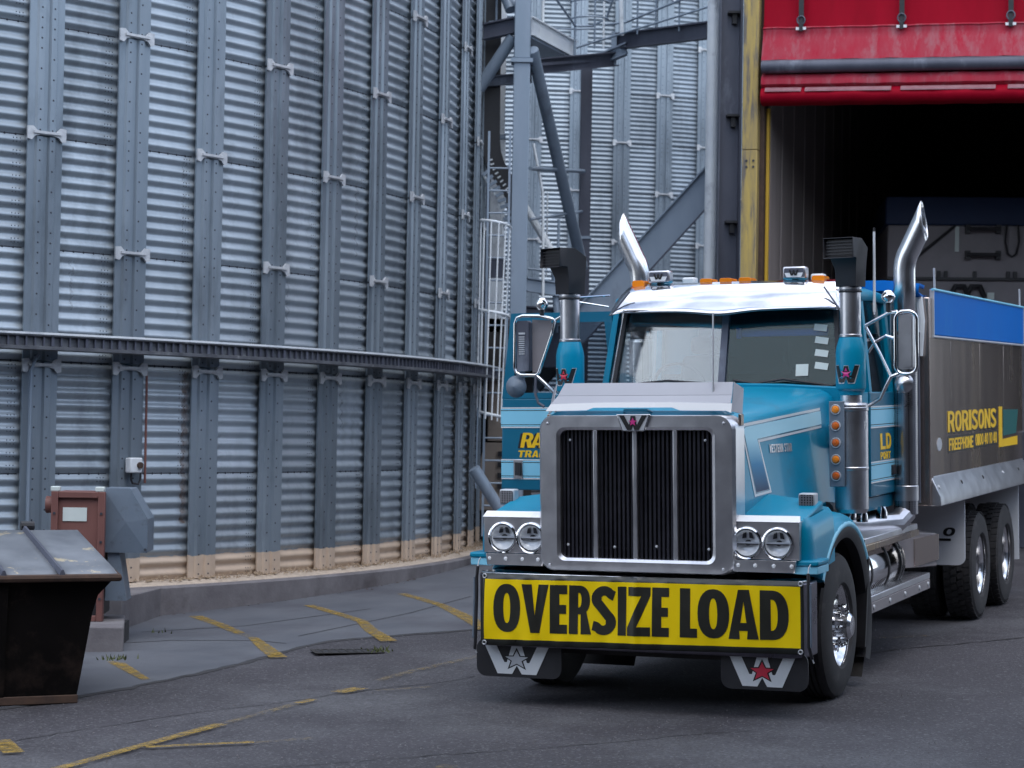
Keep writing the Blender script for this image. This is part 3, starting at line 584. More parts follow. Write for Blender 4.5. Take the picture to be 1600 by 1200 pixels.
# second silo behind
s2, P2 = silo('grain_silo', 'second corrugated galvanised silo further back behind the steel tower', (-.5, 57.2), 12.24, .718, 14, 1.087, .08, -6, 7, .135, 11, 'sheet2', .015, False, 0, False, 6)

# ================================================================== STEEL TOWER BETWEEN THE SILOS
t = empty('steel_tower', 'grey galvanised steel access tower with platform and handrails between the two silos', 'tower', (0.05, 28, zg(0.05, 28)))
TI = Matrix.Translation((-0.05, -28, -zg(0.05, 28)))
def tb(g, name, m, parent=None, **k):
    p = parent or t
    g.v = [tuple(Vector(v) - Vector(p.location)) for v in g.v]
    return g.build(name, m, p, **k)
zb = zg(0.05, 28)
g = G().box(-.05, .175, 28, 28.2, zb, 7.0).box(-.05, .175, 28, 28.2, 7.06, 11.5); tb(g, 'post', 'steel', bevel=.012)
g = G().box(-.085, .21, 27.965, 28.235, 7.0, 7.055); tb(g, 'splice_plate', 'steel')
g = G().box(.96, 1.13, 31, 31.17, zg(1, 31), 7.5); tb(g, 'post', 'darksteel', bevel=.01)
g = G().box(.94, 1.15, 30.98, 31.19, 4.9, 4.94); tb(g, 'splice_plate', 'steel')
g = G().box(-.02, .13, 31.3, 31.45, zg(0, 31), 11.5); tb(g, 'post', 'steel', bevel=.01)
# platform
def chan(a, b, h, wf, m, name, lip=.02):
    a = Vector(a); b = Vector(b); d = (b - a); d.z = 0; d.normalize(); n = Vector((d.y, -d.x, 0))
    gg = G().bar(a, b, .012, h)
    for s_ in (-1, 1): gg.bar(a + n * wf / 2 * .0 + Vector((0, 0, s_ * h / 2)), b + Vector((0, 0, s_ * h / 2)), wf, lip)
    return tb(gg, name, m)
chan((.18, 28.15, 7.53), (.86, 30.6, 7.66), .24, .06, 'lightsteel', 'fascia_channel')
chan((.18, 28.2, 7.0), (1.45, 31.0, 7.61), .02, .02, 'darksteel', 'edge_strip')
chan((.16, 28.35, 7.0), (1.46, 30.95, 7.60), .20, .14, 'darksteel', 'under_beam')
g = G().hexa([(.1, 28.25, 7.36), (.2, 28.2, 7.36), (.86, 30.6, 7.5), (-.1, 30.8, 7.5), (.1, 28.25, 7.39), (.2, 28.2, 7.39), (.86, 30.6, 7.53), (-.1, 30.8, 7.53)]); tb(g, 'deck_plate', 'steel')
chan((-.47, 28.35, 7.47), (-.04, 28.1, 7.52), .2, .12, 'darksteel', 'side_beam')
chan((1.25, 30.9, 7.58), (1.62, 30.75, 7.72), .16, .12, 'steel', 'beam_seat')
chan((1.47, 31.0, 7.87), (2.70, 28.9, 7.66), .22, .13, 'darksteel', 'walkway_beam', .022)
g = G().box(1.40, 1.48, 30.9, 31.0, 7.5, 8.0); tb(g, 'gusset', 'steel')
g = G().cyl((-.52, 28.4, 6.70), (-.06, 28.15, 7.38), .085, n=16); tb(g, 'tube_brace', 'steel')
g = G().cyl((.20, 28.15, 7.2), (1.02, 30.85, 4.45), .085, n=16); tb(g, 'tube_brace', 'steel')
g = G().cyl((-.32, 28.5, 8.4), (-.1, 28.2, 7.75), .08, n=16); tb(g, 'tube_brace', 'steel')
g = G().cyl((.14, 29, 5.15), (.55, 29.1, 4.5), .055, n=12); tb(g, 'tube_brace', 'lightsteel')
g = G().cyl((.55, 29.1, 4.5), (.62, 29.1, 3.6), .05, n=12); tb(g, 'tube_brace', 'steel')
# handrails
def rail(pts, r=.018, m='steel'):
    tb(G().tube(pts, r, 8), 'handrail', m)
rail([(.345, 28.9, 7.55), (.345, 28.9, 8.8)], .022, 'lightsteel'); rail([(.34, 28.7, 8.25), (.60, 29.5, 8.1), (.84, 30.4, 7.98), (1.1, 30.5, 8.0), (1.30, 30.4, 8.1), (1.40, 30.2, 8.4)])
rail([(.45, 30.2, 7.9), (.84, 30.4, 7.93), (1.2, 30.4, 7.95)], .014); rail([(.84, 30.4, 7.5), (.84, 30.4, 9.0)]); rail([(1.26, 30.4, 7.65), (1.26, 30.4, 9.0)], .016, 'lightsteel'); rail([(1.13, 30.4, 7.65), (1.13, 30.4, 9.0)], .014)
rail([(1.27, 30.5, 8.02), (1.6, 30.4, 8.05), (2.70, 28.9, 8.26)]); rail([(1.27, 30.5, 8.38), (1.6, 30.4, 8.4), (2.70, 28.9, 8.6)]); rail([(1.53, 30.4, 7.85), (1.48, 30.4, 9.0)], .03, 'lightsteel'); rail([(2.0, 30.0, 7.9), (2.0, 30.0, 9)], .014)
rail([(.40, 29, 3.7), (.40, 29, 4.9)], .014, 'lightsteel'); rail([(.40, 29, 4.60), (.53, 29.1, 4.60), (.56, 29.1, 4.5), (.57, 29.1, 3.8)], .014, 'lightsteel'); rail([(.46, 29.4, 4.2), (.46, 29.4, 5.4)], .012, 'lightsteel')
rail([(.2, 29, 4.28), (.62, 29, 4.24)], .016)
chan((.18, 28.95, 4.06), (.75, 29.1, 3.99), .18, .1, 'steel', 'lower_beam')
chan((.18, 29.2, 3.66), (.85, 29.3, 3.62), .2, .12, 'darksteel', 'lower_beam')
g = G().box(.2, .8, 29.3, 29.9, 2.9, 3.5); tb(g, 'machine_housing', 'darksteel', bevel=.02)
g = G().tube([(.24, 28.7, 6.0), (.385, 28.8, 5.32), (.41, 28.8, 4.1), (.41, 28.8, 3.0)], .02, 8); tb(g, 'conduit', 'lightsteel')
for a, b, r in (((.86, 30.2, 7.62), (2.7, 28.8, 7.98), .016), ((.35, 28.9, 8.55), (.86, 30.4, 8.6), .016), ((-.40, 28.4, 7.62), (-.06, 28.2, 7.62), .014), ((-.40, 28.4, 7.95), (-.06, 28.2, 7.98), .016), ((-.30, 28.4, 7.5), (-.30, 28.4, 8.6), .014), ((1.75, 30.3, 7.85), (1.75, 30.3, 8.7), .014), ((2.3, 29.5, 7.75), (2.3, 29.5, 8.6), .014), ((1.02, 30.9, 5.9), (.2, 28.3, 5.6), .03), ((.22, 28.3, 4.9), (1.0, 30.9, 5.3), .02), ((.62, 29.2, 3.4), (.62, 29.2, 5.0), .02), ((.72, 29.4, 3.6), (.9, 30.6, 4.4), .03)):
    rail([a, b], r)
for z in (8.05, 8.3): rail([(1.05 + .28 * cos(q), 30.3 + .28 * sin(q), z) for q in [pi + pi * i / 10 for i in range(11)]], .014)
chan((.2, 28.6, 6.9), (-.42, 28.7, 6.85), .12, .08, 'darksteel', 'side_beam')
# ladder with hooped cage
lad = empty('caged_ladder', 'vertical ladder with curved safety cage against the right edge of the near silo', 'ladder', (-.25, 27.3, zg(-.25, 27.3)))
for z, w_ in ((4.78, 1.0), (3.60, 1.0), (2.27, .82)):
    pts = [(-.45 + .40 * w_ * (1 - cos(q)) / 2 * 1.0, 27.35 - .36 * sin(q), z - .10 * (q / pi)) for q in [pi * i / 12 for i in range(13)]]
    tb(G().tube(pts, .019, 8), 'cage_hoop', 'lightsteel', lad)
for q in (.25, .75, 1.3, 1.8, 2.3, 2.8):
    w0 = 1.0; a = (-.45 + .40 * (1 - cos(q)) / 2, 27.35 - .37 * sin(q), 4.78 - .1 * q / pi); b = (-.45 + .33 * (1 - cos(q)) / 2 - .01, 27.35 - .37 * sin(q), 2.2 - .1 * q / pi)
    tb(G().tube([a, b], .011, 6), 'cage_bar', 'lightsteel', lad)
tb(G().tube([(-.44, 27.0, 2.3), (-.45, 27.0, 1.25)], .012, 6), 'cage_bar', 'steel', lad)
for x in (-.36, -.08): tb(G().bar((x, 27.62, .6), (x, 27.62, 6.0), .03, .05), 'ladder_rail', 'steel', lad)
rm_ = G().cyl((-.36 + .25, 27.62 - 27.3, 0), (-.08 + .25, 27.62 - 27.3, 0), .012, n=8).mesh('rung'); rm_.materials.append(M['steel'])
for i in range(17): share('rung', rm_, lad, (0, 0, .4 + .3 * i))
# square duct, cabinet, chain, chute
t2 = empty('vertical_duct', 'pale square sheet metal duct rising behind the tower post', 'duct', (-.29, 30, zg(-.29, 30)))
tb(G().box(-.385, -.165, 29.9, 30.2, 6.28, 9.5), 'duct_section', 'lightsteel', t2, bevel=.01); tb(G().box(-.40, -.15, 29.88, 30.22, 6.22, 6.275), 'flange', 'steel', t2)
tb(G().box(-.375, -.15, 29.9, 30.2, 4.5, 6.215), 'duct_section', 'lightsteel', t2, bevel=.01); tb(G().box(-.42, -.36, 29.75, 30.1, 3.0, 9.5), 'support', 'darksteel', t2); tb(G().cyl((-.38, 29.9, 8.4), (-.37, 29.9, 5.8), .03, n=8), 'conduit', 'darksteel', t2)
tb(G().box(-.46, -.12, 29.7, 30.2, 4.2, 4.46), 'hopper', 'darksteel', t2)
tb(G().box(-.36, -.14, 29.5, 29.9, 3.4, 4.18), 'duct_section', 'lightsteel', t2, bevel=.01)
t2 = empty('cable_chain', 'black flexible cable chain curving down from silo roof to tower', 'cable chain', (-.3, 28.8, zg(-.3, 28.8)))
cp = [(-.36, 28.8, 8.5), (-.355, 28.8, 6.6), (-.35, 28.8, 6.05), (-.33, 28.8, 5.86), (-.27, 28.8, 5.68), (-.17, 28.8, 5.52), (-.06, 28.8, 5.37), (.0, 28.8, 5.22), (.03, 28.8, 4.9)]
rows = []
for i, p in enumerate(cp):
    a = Vector(cp[max(0, i - 1)]); b = Vector(cp[min(len(cp) - 1, i + 1)]); d = (b - a).normalized(); n = Vector((d.z, 0, -d.x)) * .125
    p = Vector(p); rows.append([p + n + Vector((0, -.05, 0)), p - n + Vector((0, -.05, 0)), p - n + Vector((0, .05, 0)), p + n + Vector((0, .05, 0))])
tb(G().sheet(rows, True), 'chain_cover', 'cable', t2)
def along(pts, s):
    L = [(Vector(b) - Vector(a)).length for a, b in zip(pts, pts[1:])]; s *= sum(L)
    for l, a, b in zip(L, pts, pts[1:]):
        if s <= l: d = (Vector(b) - Vector(a)) / l; return Vector(a) + d * s, d
        s -= l
    return Vector(pts[-1]), (Vector(pts[-1]) - Vector(pts[-2])).normalized()
cl = cp[2:8]
for i in range(9):
    p, d = along(cl, .30 + .07 * i); n = Vector((d.z, 0, -d.x))
    tb(G().bar(p + n * .02 + Vector((0, -.058, 0)), p + n * .07 + Vector((0, -.058, 0)), .014, .02), 'chain_link', 'lightsteel', t2)
for i in range(10):
    p, d = along([(-.43, 28.7, 5.6), (-.30, 28.7, 5.42), (-.2, 28.7, 5.25), (-.12, 28.7, 5.05), (-.08, 28.7, 4.8)], .03 + .1 * i); n = Vector((d.z, 0, -d.x))
    tb(G().bar(p - n * .06, p + n * .06, .03, .045), 'tray_rung', 'steel', t2)
tb(G().tube([(-.46, 28.72, 5.58), (-.33, 28.72, 5.36), (-.25, 28.72, 5.2), (-.19, 28.72, 5.0), (-.16, 28.72, 4.7)], .02, 6), 'tray_rail', 'lightsteel', t2)
t2 = empty('beige_chute', 'beige discharge chute tapering down behind the opened truck door', 'chute', (-.2, 29, zg(-.2, 29)))
tb(G().box(-.33, .1, 28.9, 29.4, 1.86, 2.85), 'upper_box', 'beige', t2, bevel=.01); tb(G().hexa([(-.6, 28.9, .9), (.1, 28.9, .9), (.1, 29.4, .9), (-.6, 29.4, .9), (-.36, 28.9, 1.84), (.1, 28.9, 1.84), (.1, 29.4, 1.84), (-.36, 29.4, 1.84)]), 'lower_hopper', 'beige', t2)
tb(G().box(-.55, .3, 29.5, 29.9, .4, 3.6), 'frame_back', 'chassis', t2)
for z in (1.2, 1.35, 1.5, 1.65): tb(G().box(-.18, -.10, 28.86, 28.9, z, z + .07), 'vent_slot', 'cable', t2)
G().cyl((-.46, 26, 1.53), (.15, 26.2, .58), .075, n=14).build('inclined_pipe', 'steel', label='inclined grey pipe behind the left headlight of the truck', cat='pipe')
# big diagonal beam
t2 = empty('diagonal_beam', 'wide diagonal steel I-beam rising behind the truck cab', 'beam', (1.9, 30, zg(1.9, 30)))
A_ = Vector((.25, 30, 2.72)); B_ = Vector((2.95, 29.9, 5.79)); d = (B_ - A_).normalized(); nrm = Vector((d.z, 0, -d.x))
tb(G().bar(A_, B_, .03, .40, (0, 0, 1)), 'web', 'steel', t2)
for s_, m in ((1, 'steel'), (-1, 'darksteel')): tb(G().bar(A_ - nrm * .205 * s_, B_ - nrm * .205 * s_, .16, .022, (0, 0, 1)), 'flange', m, t2)
for q in (.28, .40, .75): 
    c = A_ + (B_ - A_) * q; tb(G().bar(c - nrm * .2, c + nrm * .2, .15, .015, (0, 1, 0)), 'stiffener_plate', 'darksteel', t2)
G().tube([(2.69, 28.5, zg(2.7, 28.5)), (2.70, 28.5, 12)], .085, 16).build('downpipe', 'lightsteel', label='tall round grey downpipe left of the dark steel column', cat='pipe')
t2 = empty('steel_column', 'dark steel column with small bracket shelves beside the yellow door post', 'column', (2.85, 27.6, zg(2.85, 27.6)))
tb(G().box(2.70, 2.715, 27.55, 27.8, zg(2.8, 27.6), 12).box(2.715, 2.985, 27.66, 27.68, zg(2.8, 27.6), 12), 'web', 'darksteel', t2)
tb(G().box(2.965, 2.995, 27.5, 27.8, zg(2.8, 27.6), 12), 'flange', 'darksteel', t2)
for z in (7.62, 6.24, 4.82, 3.42):
    tb(G().box(2.80, 2.96, 27.50, 27.66, z, z + .03), 'bracket_shelf', 'cable', t2); tb(G().box(2.86, 2.92, 27.56, 27.66, z - .13, z), 'bracket_lug', 'cable', t2)

# ================================================================== SHED AND ITS CURTAIN DOOR
shz = zg(3.19, 27)
sh = empty('shed', 'dark open shed with weathered yellow door post and grimy inner wall behind the truck', 'shed', (3.19, 27, 0), atan2(-.293, .956))
G().box(-.235, -.03, -.06, .14, 0, 5.72).build('door_post', 'yellowsteel', sh, bevel=.01)
G().box(-.235, -.03, -.06, .14, 5.725, 11.5).build('door_post', 'yellowsteel', sh, bevel=.01)
g = G()
for x in (-.17, -.08):
    for z in (5.58, 5.5): g.cyl((x, -.06, z), (x, -.072, z), .016, n=8)
g.build('splice_bolts', 'bolt', sh, kind='stuff')
G().box(.035, .075, .22, .30, 0, 6.3).build('guide_rail', 'yellowclean', sh, bevel=.006)
G().box(-.03, .03, .10, .34, 0, 11).build('guide_channel', 'rust', sh)
wp = G().prism([(0, .012), (.015, 0), (.93, 0), (.945, .012), (.945, -.02), (0, -.02)], lambda u, v, d: (v, u, d), 0, 10.5).mesh('wall_panel', 20); wp.materials.append(M['inner'])
for i in range(14): share('wall_panel', wp, sh, (.06, .35 + .95 * i, 0))
G().box(-.1, .03, .36, 13.8, -.2, 10.6).build('outer_wall', 'cladding', sh)
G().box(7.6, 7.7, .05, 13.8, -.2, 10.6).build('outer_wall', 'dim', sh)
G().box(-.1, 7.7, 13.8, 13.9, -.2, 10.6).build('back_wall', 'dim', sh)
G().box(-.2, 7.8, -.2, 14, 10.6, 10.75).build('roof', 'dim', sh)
G().box(-.03, 7.7, .16, .30, 8.2, 10.6).build('header_wall', 'cladding', sh)
G().box(6.6, 7.7, .02, .2, 0, 8.2).build('front_pier', 'cladding', sh)
t = empty('roll_up_curtain', 'raised red fabric curtain door with dark pole and black straps', 'curtain door', (3.19, 27, 0), atan2(-.293, .956))
CW = 6.6
def cur(prof, name, m, wob=.0, n=60, tilt=.018):
    rows = []
    for i in range(n + 1):
        x = .0 + CW * i / n
        rows.append([(x + .02, y + wob * (sin(x * 9.1 + z * 3) * .5 + sin(x * 23 + z * 7) * .3 + sin(x * 4.3) * .4), z - tilt * x + wob * .25 * sin(x * 13 + y * 9)) for y, z in prof])
    G().sheet(rows).build(name, m, t, 50)
cur([(.10, 9.2), (.08, 8.5), (.06, 7.9), (.03, 7.5), (.0, 7.32)], 'upper_fabric', 'curtain', .018)
cur([(-.02, 7.32), (-.03, 7.29), (-.02, 7.25), (-.05, 7.16), (-.09, 7.04), (-.13, 6.93), (-.15, 6.875)], 'lower_fabric', 'curtaindustlit', .015)
cur([(-.03, 7.325), (-.045, 7.31), (-.03, 7.295)], 'seam_piping', 'curtaindustlit', .01)
G().tube([(.03, -.14, 6.79), (CW, -.14, 6.79 - .018 * CW)], .085, 16).build('pole', 'darksteel', t)
cur([(-.02, 6.72), (-.10, 6.69), (-.15, 6.62), (-.155, 6.56), (-.10, 6.52)], 'fold', 'curtaindustlit', .012)
cur([(-.10, 6.525), (-.14, 6.50), (-.19, 6.45), (-.20, 6.40), (-.17, 6.34), (-.10, 6.31), (.0, 6.30), (.0, 6.50)], 'hem', 'curtain', .012)
g = G()
for x0, x1 in ((.08, .55), (.6, 1.7), (1.82, 3.0), (3.15, 5)):
    g.hexa([(x0, -.205, 6.455 - .018 * x0), (x1, -.205, 6.455 - .018 * x1), (x1, -.15, 6.49 - .018 * x1), (x0, -.15, 6.49 - .018 * x0), (x0, -.20, 6.475 - .018 * x0), (x1, -.20, 6.475 - .018 * x1), (x1, -.15, 6.515 - .018 * x1), (x0, -.15, 6.515 - .018 * x0)])
g.build('hem_batten', 'hemgrey', t)
for x in (.52, 1.81, 3.17, 4.5):
    z = -.018 * x
    st = G().box(x - .032, x + .032, -.06, -.04, 7.32 + z, 9.2).build('strap', 'black', t)
    G().tube([(x + .05 * cos(q), -.07, 7.40 + z + .055 * sin(q)) for q in [2 * pi * i / 12 for i in range(12)]], .011, 6, closed=True).build('ring', 'darksteel', st)
    G().box(x - .065, x + .065, -.075, -.055, 7.275 + z, 7.31 + z).build('buckle', 'white', st); G().box(x - .025, x + .025, -.08, -.05, 7.26 + z, 7.40 + z).build('webbing', 'black', st)

# trailer body standing inside
t = empty('tipper_trailer', 'dull grey trailer body with dark blue band standing inside the dark shed', 'trailer', (5.5, 30.55, 0), atan2(-.10, 1))
G().box(0, 2.45, 0, 5, 1.0, 5.14).build('body', 'hoppergrey', t, bevel=.02); G().box(-.03, 2.48, -.03, 5, 5.14, 5.56).build('top_band', 'hopperblue', t, bevel=.02)
for z in (5.08, 4.70):
    r = G().cyl((1.14, -.12, z), (1.62, -.12, z), .028, n=10).build('grab_bar', 'cable', t)
    for x in (1.16, 1.60): G().box(x - .035, x + .035, -.12, 0, z - .06, z + .06).build('bar_foot', 'cable', r)
G().cyl((.42, -.03, 4.66), (.98, -.03, 5.13), .022, n=8).build('diagonal_rod', 'cable', t)
G().tube([(1.72, -.05, 5.15), (1.70, -.05, 4.9), (1.74, -.05, 4.72), (1.80, -.05, 4.68), (1.86, -.05, 4.72), (1.90, -.05, 4.9), (1.88, -.05, 5.15)], .016, 6).build('hose_loop', 'cable', t)
G().box(1.75, 1.83, -.02, 0, 4.7, 5.12).build('label_plate', 'hoppergrey', t); G().box(.98, 1.04, -.02, 0, 4.75, 5.12).build('label_plate', 'paper', t)
G().box(0, 2.45, -.06, 0, 4.33, 4.37).build('rail', 'cable', t)
for x in (.75, .85, 1.27, 1.75, 1.85): G().box(x - .025, x + .025, -.07, 0, 4.37, 4.46).build('rail_clamp', 'cable', t)
for x in (1.05, 1.28): G().tube([(x - .13, -.04, 4.1), (x - .06, -.08, 4.24), (x + .06, -.08, 4.24), (x + .13, -.04, 4.08)], .04, 8).build('hose_coil', 'cable', t)
G().box(1.45, 1.55, -.06, 0, 4.05, 4.15).build('coupling', 'paper', t)
for x in (.2, 2.0):
    G().box(x, x + .15, .3, 4.6, .75, 1.0).build('chassis_rail', 'chassis', t)
for x in (0.0, 2.15):
    for y in (.9, 2.2, 3.5): G().lathe([(.2, 0), (.3, .02), (.50, .03), (.53, .08), (.53, .22), (.50, .28), (.2, .3)], (x, y, 1.0), (1, 0, 0), 24).build('wheel', 'rubber', t)
for o_ in [c for c in bpy.data.objects if c.parent == t and c.name.startswith('wheel')]: pass

# ================================================================== FAN HOUSING, PLINTHS, SKIP
zz = zg(-3.6, 18.4)
G().prism([(0, 0), (.95, 0), (.75, 1.15), (-.2, 1.15)], lambda u, v, d: (u, v, d), -.3, .22).build('concrete_plinth', 'concrete', None, bevel=.015, label='low concrete plinth under the red-brown fan housing', cat='plinth').location = (-4.25, 17.87, zz)
G().prism([(-4.6, 19.45), (-3.62, 19.5), (-3.42, 21.0), (-4.6, 21.0)], lambda u, v, d: (u, v, d), -.1, .385).build('concrete_block', 'concrete', None, bevel=.012, label='concrete block jutting from the silo kerb behind the fan housing', cat='block')
t = empty('fan_housing', 'red-brown steel fan housing with white label standing on a plinth behind the skip', 'fan housing', (-4.04, 18.3, zz + .22), .05)
H_ = 1.14
for x0, x1 in ((0, .06), (.41, .47)): G().box(x0, x1, -.015, .06, .0, H_).build('frame_post', 'redbrown', t, bevel=.006)
G().box(.06, .41, -.013, .05, H_ - .055, H_).build('frame_rail', 'redbrown', t, bevel=.006); G().box(.06, .41, -.013, .05, 0, .05).build('frame_rail', 'redbrown', t, bevel=.006)
G().box(.03, .44, .02, .55, .30, H_ - .005).build('panel', 'redbrown', t); G().box(.02, .45, .05, .55, .05, .30).build('base', 'cable', t)
G().box(.10, .31, .012, .019, .88, 1.0).build('label_plate', 'paper', t)
g = G()
for z in (.2, .45, .7, .95): g.cyl((.44, -.015, z), (.44, -.024, z), .012, n=8).cyl((.03, -.015, z), (.03, -.024, z), .012, n=8)
g.build('frame_bolts', 'bolt', t, kind='stuff')
for x in (.03, .42): G().box(x - .04, x + .04, .0, .08, H_, H_ + .045).build('corner_cap', 'paper', t, bevel=.008)
G().lathe([(.0, -.02), (.07, -.02), (.075, 0), (.075, .06), (0, .06)], (.0, .1, 1.02), (-1, 0, 0), 16).build('bearing', 'redbrown', t)
t = empty('air_duct', 'blue-grey sheet metal air duct with cross creases joined to the fan housing', 'duct', (-3.62, 18.45, zz + .22), .05)
z0 = .60
pl = [(0, z0), (.40, z0), (.40, z0 + .30), (.24, z0 + .57), (0, z0 + .57)]
G().prism(pl, lambda u, v, d: (u, d, v), .03, .5).build('duct_body', 'ductgrey', t, bevel=.008)
c_ = (.21, 0.0, z0 + .27)
for i in range(5):
    a, b = pl[i], pl[(i + 1) % 5]; G().add([(a[0], .028, a[1]), (b[0], .028, b[1]), c_], [(0, 1, 2)]).build('creased_face', 'ductgrey', t, 0)
G().hexa([(.03, .06, .17), (.22, .06, .17), (.22, .4, .17), (.03, .4, .17), (.05, .06, z0), (.15, .06, z0), (.15, .4, z0), (.05, .4, z0)]).build('support_leg', 'ductgrey', t)
G().cyl((.385, .02, z0 + .03), (.385, .0, z0 + .03), .012, n=8).build('bolt', 'bolt', t)
G().box(.0, .22, .04, .3, -.2, -.02).build('cable_box', 'seam', t)

sk = empty('skip_bin', 'dark steel skip bin with worn grey sloping lid at the left edge', 'skip bin', (-3.115, 15.047, zg(-3.115, 15.047)), atan2(.42, .906))
HB = .90
# body: tapered, flaring under the lid; x to the left is negative
prof = [(0.0, 0.0), (.035, .22), (.07, .45), (.10, .65), (.135, .78), (.20, .855), (.235, HB)]
rows = []
for e, z in prof:
    rows.append([(-2.7 - e, -e * .45, z), (e * 1.0, -e * .45, z), (e * 1.0, 1.35 + e * .45, z), (-2.7 - e, 1.35 + e * .45, z)])
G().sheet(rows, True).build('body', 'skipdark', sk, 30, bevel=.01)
G().box(-2.72, .012, -.02, .03, 0, .06).build('bottom_rail', 'rust', sk, bevel=.006); G().box(-.03, .012, .03, 1.35, 0, .06).build('bottom_rail', 'rust', sk, bevel=.006)
for x in (-.55, -1.3, -2.05): G().hexa([(x - .03, -.02, .06), (x + .03, -.02, .06), (x + .03, .03, .06), (x - .03, .03, .06), (x - .03, -.11, HB), (x + .03, -.11, HB), (x + .03, -.05, HB), (x - .03, -.05, HB)]).build('side_rib', 'skipdark', sk)
G().tube([(-2.96, -.13, HB + .01), (.27, -.13, HB + .01), (.27, 1.5, HB + .24)], .028, 8).build('lid_rim', 'rust', sk)
lp = []
def lidz(y): return HB + .035 + .19 * (y + .13)
pw = .415; x1 = .262
for i in range(8):
    x0 = x1 - pw + .012
    jag = [(.0, .004), (.3, -.006), (.55, .005), (.8, -.004), (1, .003)]
    top = [(x0 + (x1 - x0) * u, -.135 + j, lidz(-.135) - .012 + j * .6) for u, j in jag]
    bk = [(x0 + (x1 - x0) * u, 1.18, lidz(1.18)) for u, j in jag]; md = [(x0 + (x1 - x0) * u, .02, lidz(.02) + .006 * sin(u * 3 + i)) for u, j in jag]; m2 = [(x0 + (x1 - x0) * u, .6, lidz(.6) - .012 * sin(u * 3.1)) for u, j in jag]
    G().sheet([top, md, m2, bk]).build('lid_panel', 'skiplid', sk, 40, solid=.008)
    if i < 7:
        xs = x0 - .006; G().hexa([(xs - .022, -.14, lidz(-.14)), (xs + .022, -.14, lidz(-.14)), (xs + .022, 1.18, lidz(1.18)), (xs - .022, 1.18, lidz(1.18)), (xs - .008, -.14, lidz(-.14) + .035), (xs + .010, -.14, lidz(-.14) + .035), (xs + .010, 1.18, lidz(1.18) + .035), (xs - .008, 1.18, lidz(1.18) + .035)]).build('lid_rib', 'darksteel', sk)
    x1 -= pw
G().box(-2.9, .26, 1.19, 1.30, HB + .15, HB + .27).build('hinge_beam', 'skiplid', sk, bevel=.01)
for x in (-.12, -.72): G().cyl((x - .05, 1.22, HB + .32), (x + .05, 1.22, HB + .32), .035, n=10).build('hinge', 'cable', sk)

# ================================================================== ADDED SHADE BLOCKS (unseen behind the viewer, darken the lower silo and reflections)
t = empty('added_shade_block', 'long dark block with an overhang added unseen behind the viewer to shade the yard', 'building', (0, -9, 0))
G().box(-45, 45, -12, 0, -.8, 11).build('wall', 'blockerclad', t); G().box(-45.5, 45.5, -12.5, .5, 11, 11.4).build('roof', 'darksteel', t)
G().hexa([(.5, 0, 7.6), (45, 0, 7.6), (45, 19.2, 7.3), (.5, 19.2, 7.3), (.5, 0, 7.9), (45, 0, 7.9), (45, 19.2, 7.6), (.5, 19.2, 7.6)]).build('shade_canopy', 'blockerclad', t)  # overhang shaped to keep sky light off the lower silo
G().hexa([(-45, 0, 7.6), (.48, 0, 7.6), (.48, 11.5, 7.4), (-45, 11.5, 7.4), (-45, 0, 7.9), (.48, 0, 7.9), (.48, 11.5, 7.7), (-45, 11.5, 7.7)]).build('shade_canopy', 'blockerclad', t)
for x in (14, 26, 40): G().box(x - .15, x + .15, 18.7, 19.0, -1.5, 7.3).build('shade_canopy_post', 'darksteel', t)
for x in (-14, -28, -42): G().box(x - .15, x + .15, 11.0, 11.3, -1.5, 7.4).build('shade_canopy_post', 'darksteel', t)
for x in (-30, -12, 6, 24): G().box(x, x + 5, .0, .06, -.2, 5.5).build('blocker_door', 'dim', t)

t = empty('added_side_block', 'low grey block added out of view on the right to darken reflections', 'building', (24, 8, 0))  # added out of view to keep bright low sky out of the chrome
G().box(0, 8, -22, 16, -1, 9).build('wall', 'cladding', t); G().box(-.4, 8.4, -22.4, 16.4, 9, 9.4).build('roof', 'darksteel', t)

# ================================================================== TRUCK (local: x to the viewer's right, y towards its tail, z up)
TM = Matrix(((GL.x, GB.x, GU.x, GO.x), (GL.y, GB.y, GU.y, GO.y), (GL.z, GB.z, GU.z, GO.z), (0, 0, 0, 1)))
T = empty('tipper_truck', 'teal blue bonneted tipper truck with chrome grille and its near cab door swung open', 'truck', matrix=TM)
def sx(lst, s): return [(x * s, y, z) for x, y, z in lst]
XZ = lambda u, v, d: (u, d, v)
# ---- wheels
AX = (.32, 5.75, 7.15); WR = .522
def tyre_steer():
    p = [(.29, .02), (.31, .0), (.40, -.005), (.47, .012), (.505, .03), (.522, .055)]
    for k in range(4):
        h = .085 + k * .037
        p += [(.522, h), (.508, h + .003), (.508, h + .011), (.522, h + .014)]
    p += [(.522, .245), (.505, .272), (.47, .288), (.40, .30), (.31, .295), (.29, .28)]
    return G().lathe(p, (0, 0, 0), (-1, 0, 0), 56)
def tyre_drive():
    p = [(.29, .02), (.31, .0), (.40, -.006), (.47, .010), (.495, .03), (.505, .055), (.505, .235), (.495, .262), (.47, .282), (.40, .30), (.31, .295), (.29, .28)]
    return G().lathe(p, (0, 0, 0), (-1, 0, 0), 48)
def lugs():
    g = G()
    for i in range(44):
        for j, (h0, h1) in enumerate(((.022, .085), (.093, .142), (.150, .200), (.208, .272))):
            a0 = 2 * pi * (i + (.5 if j % 2 else 0)) / 44; a1 = a0 + 2 * pi / 44 * .68; r0 = .50; r1 = WR - (.012 if j in (0, 3) else 0)
            q = []
            for r in (r0, r1):
                for a, h in ((a0, h0), (a1, h0), (a1 + .02, h1), (a0 + .02, h1)): q.append((-h, r * cos(a), r * sin(a)))
            g.hexa(q)
    return g
ts = tyre_steer().mesh('tyre', 25); ts.materials.append(M['rubber'])
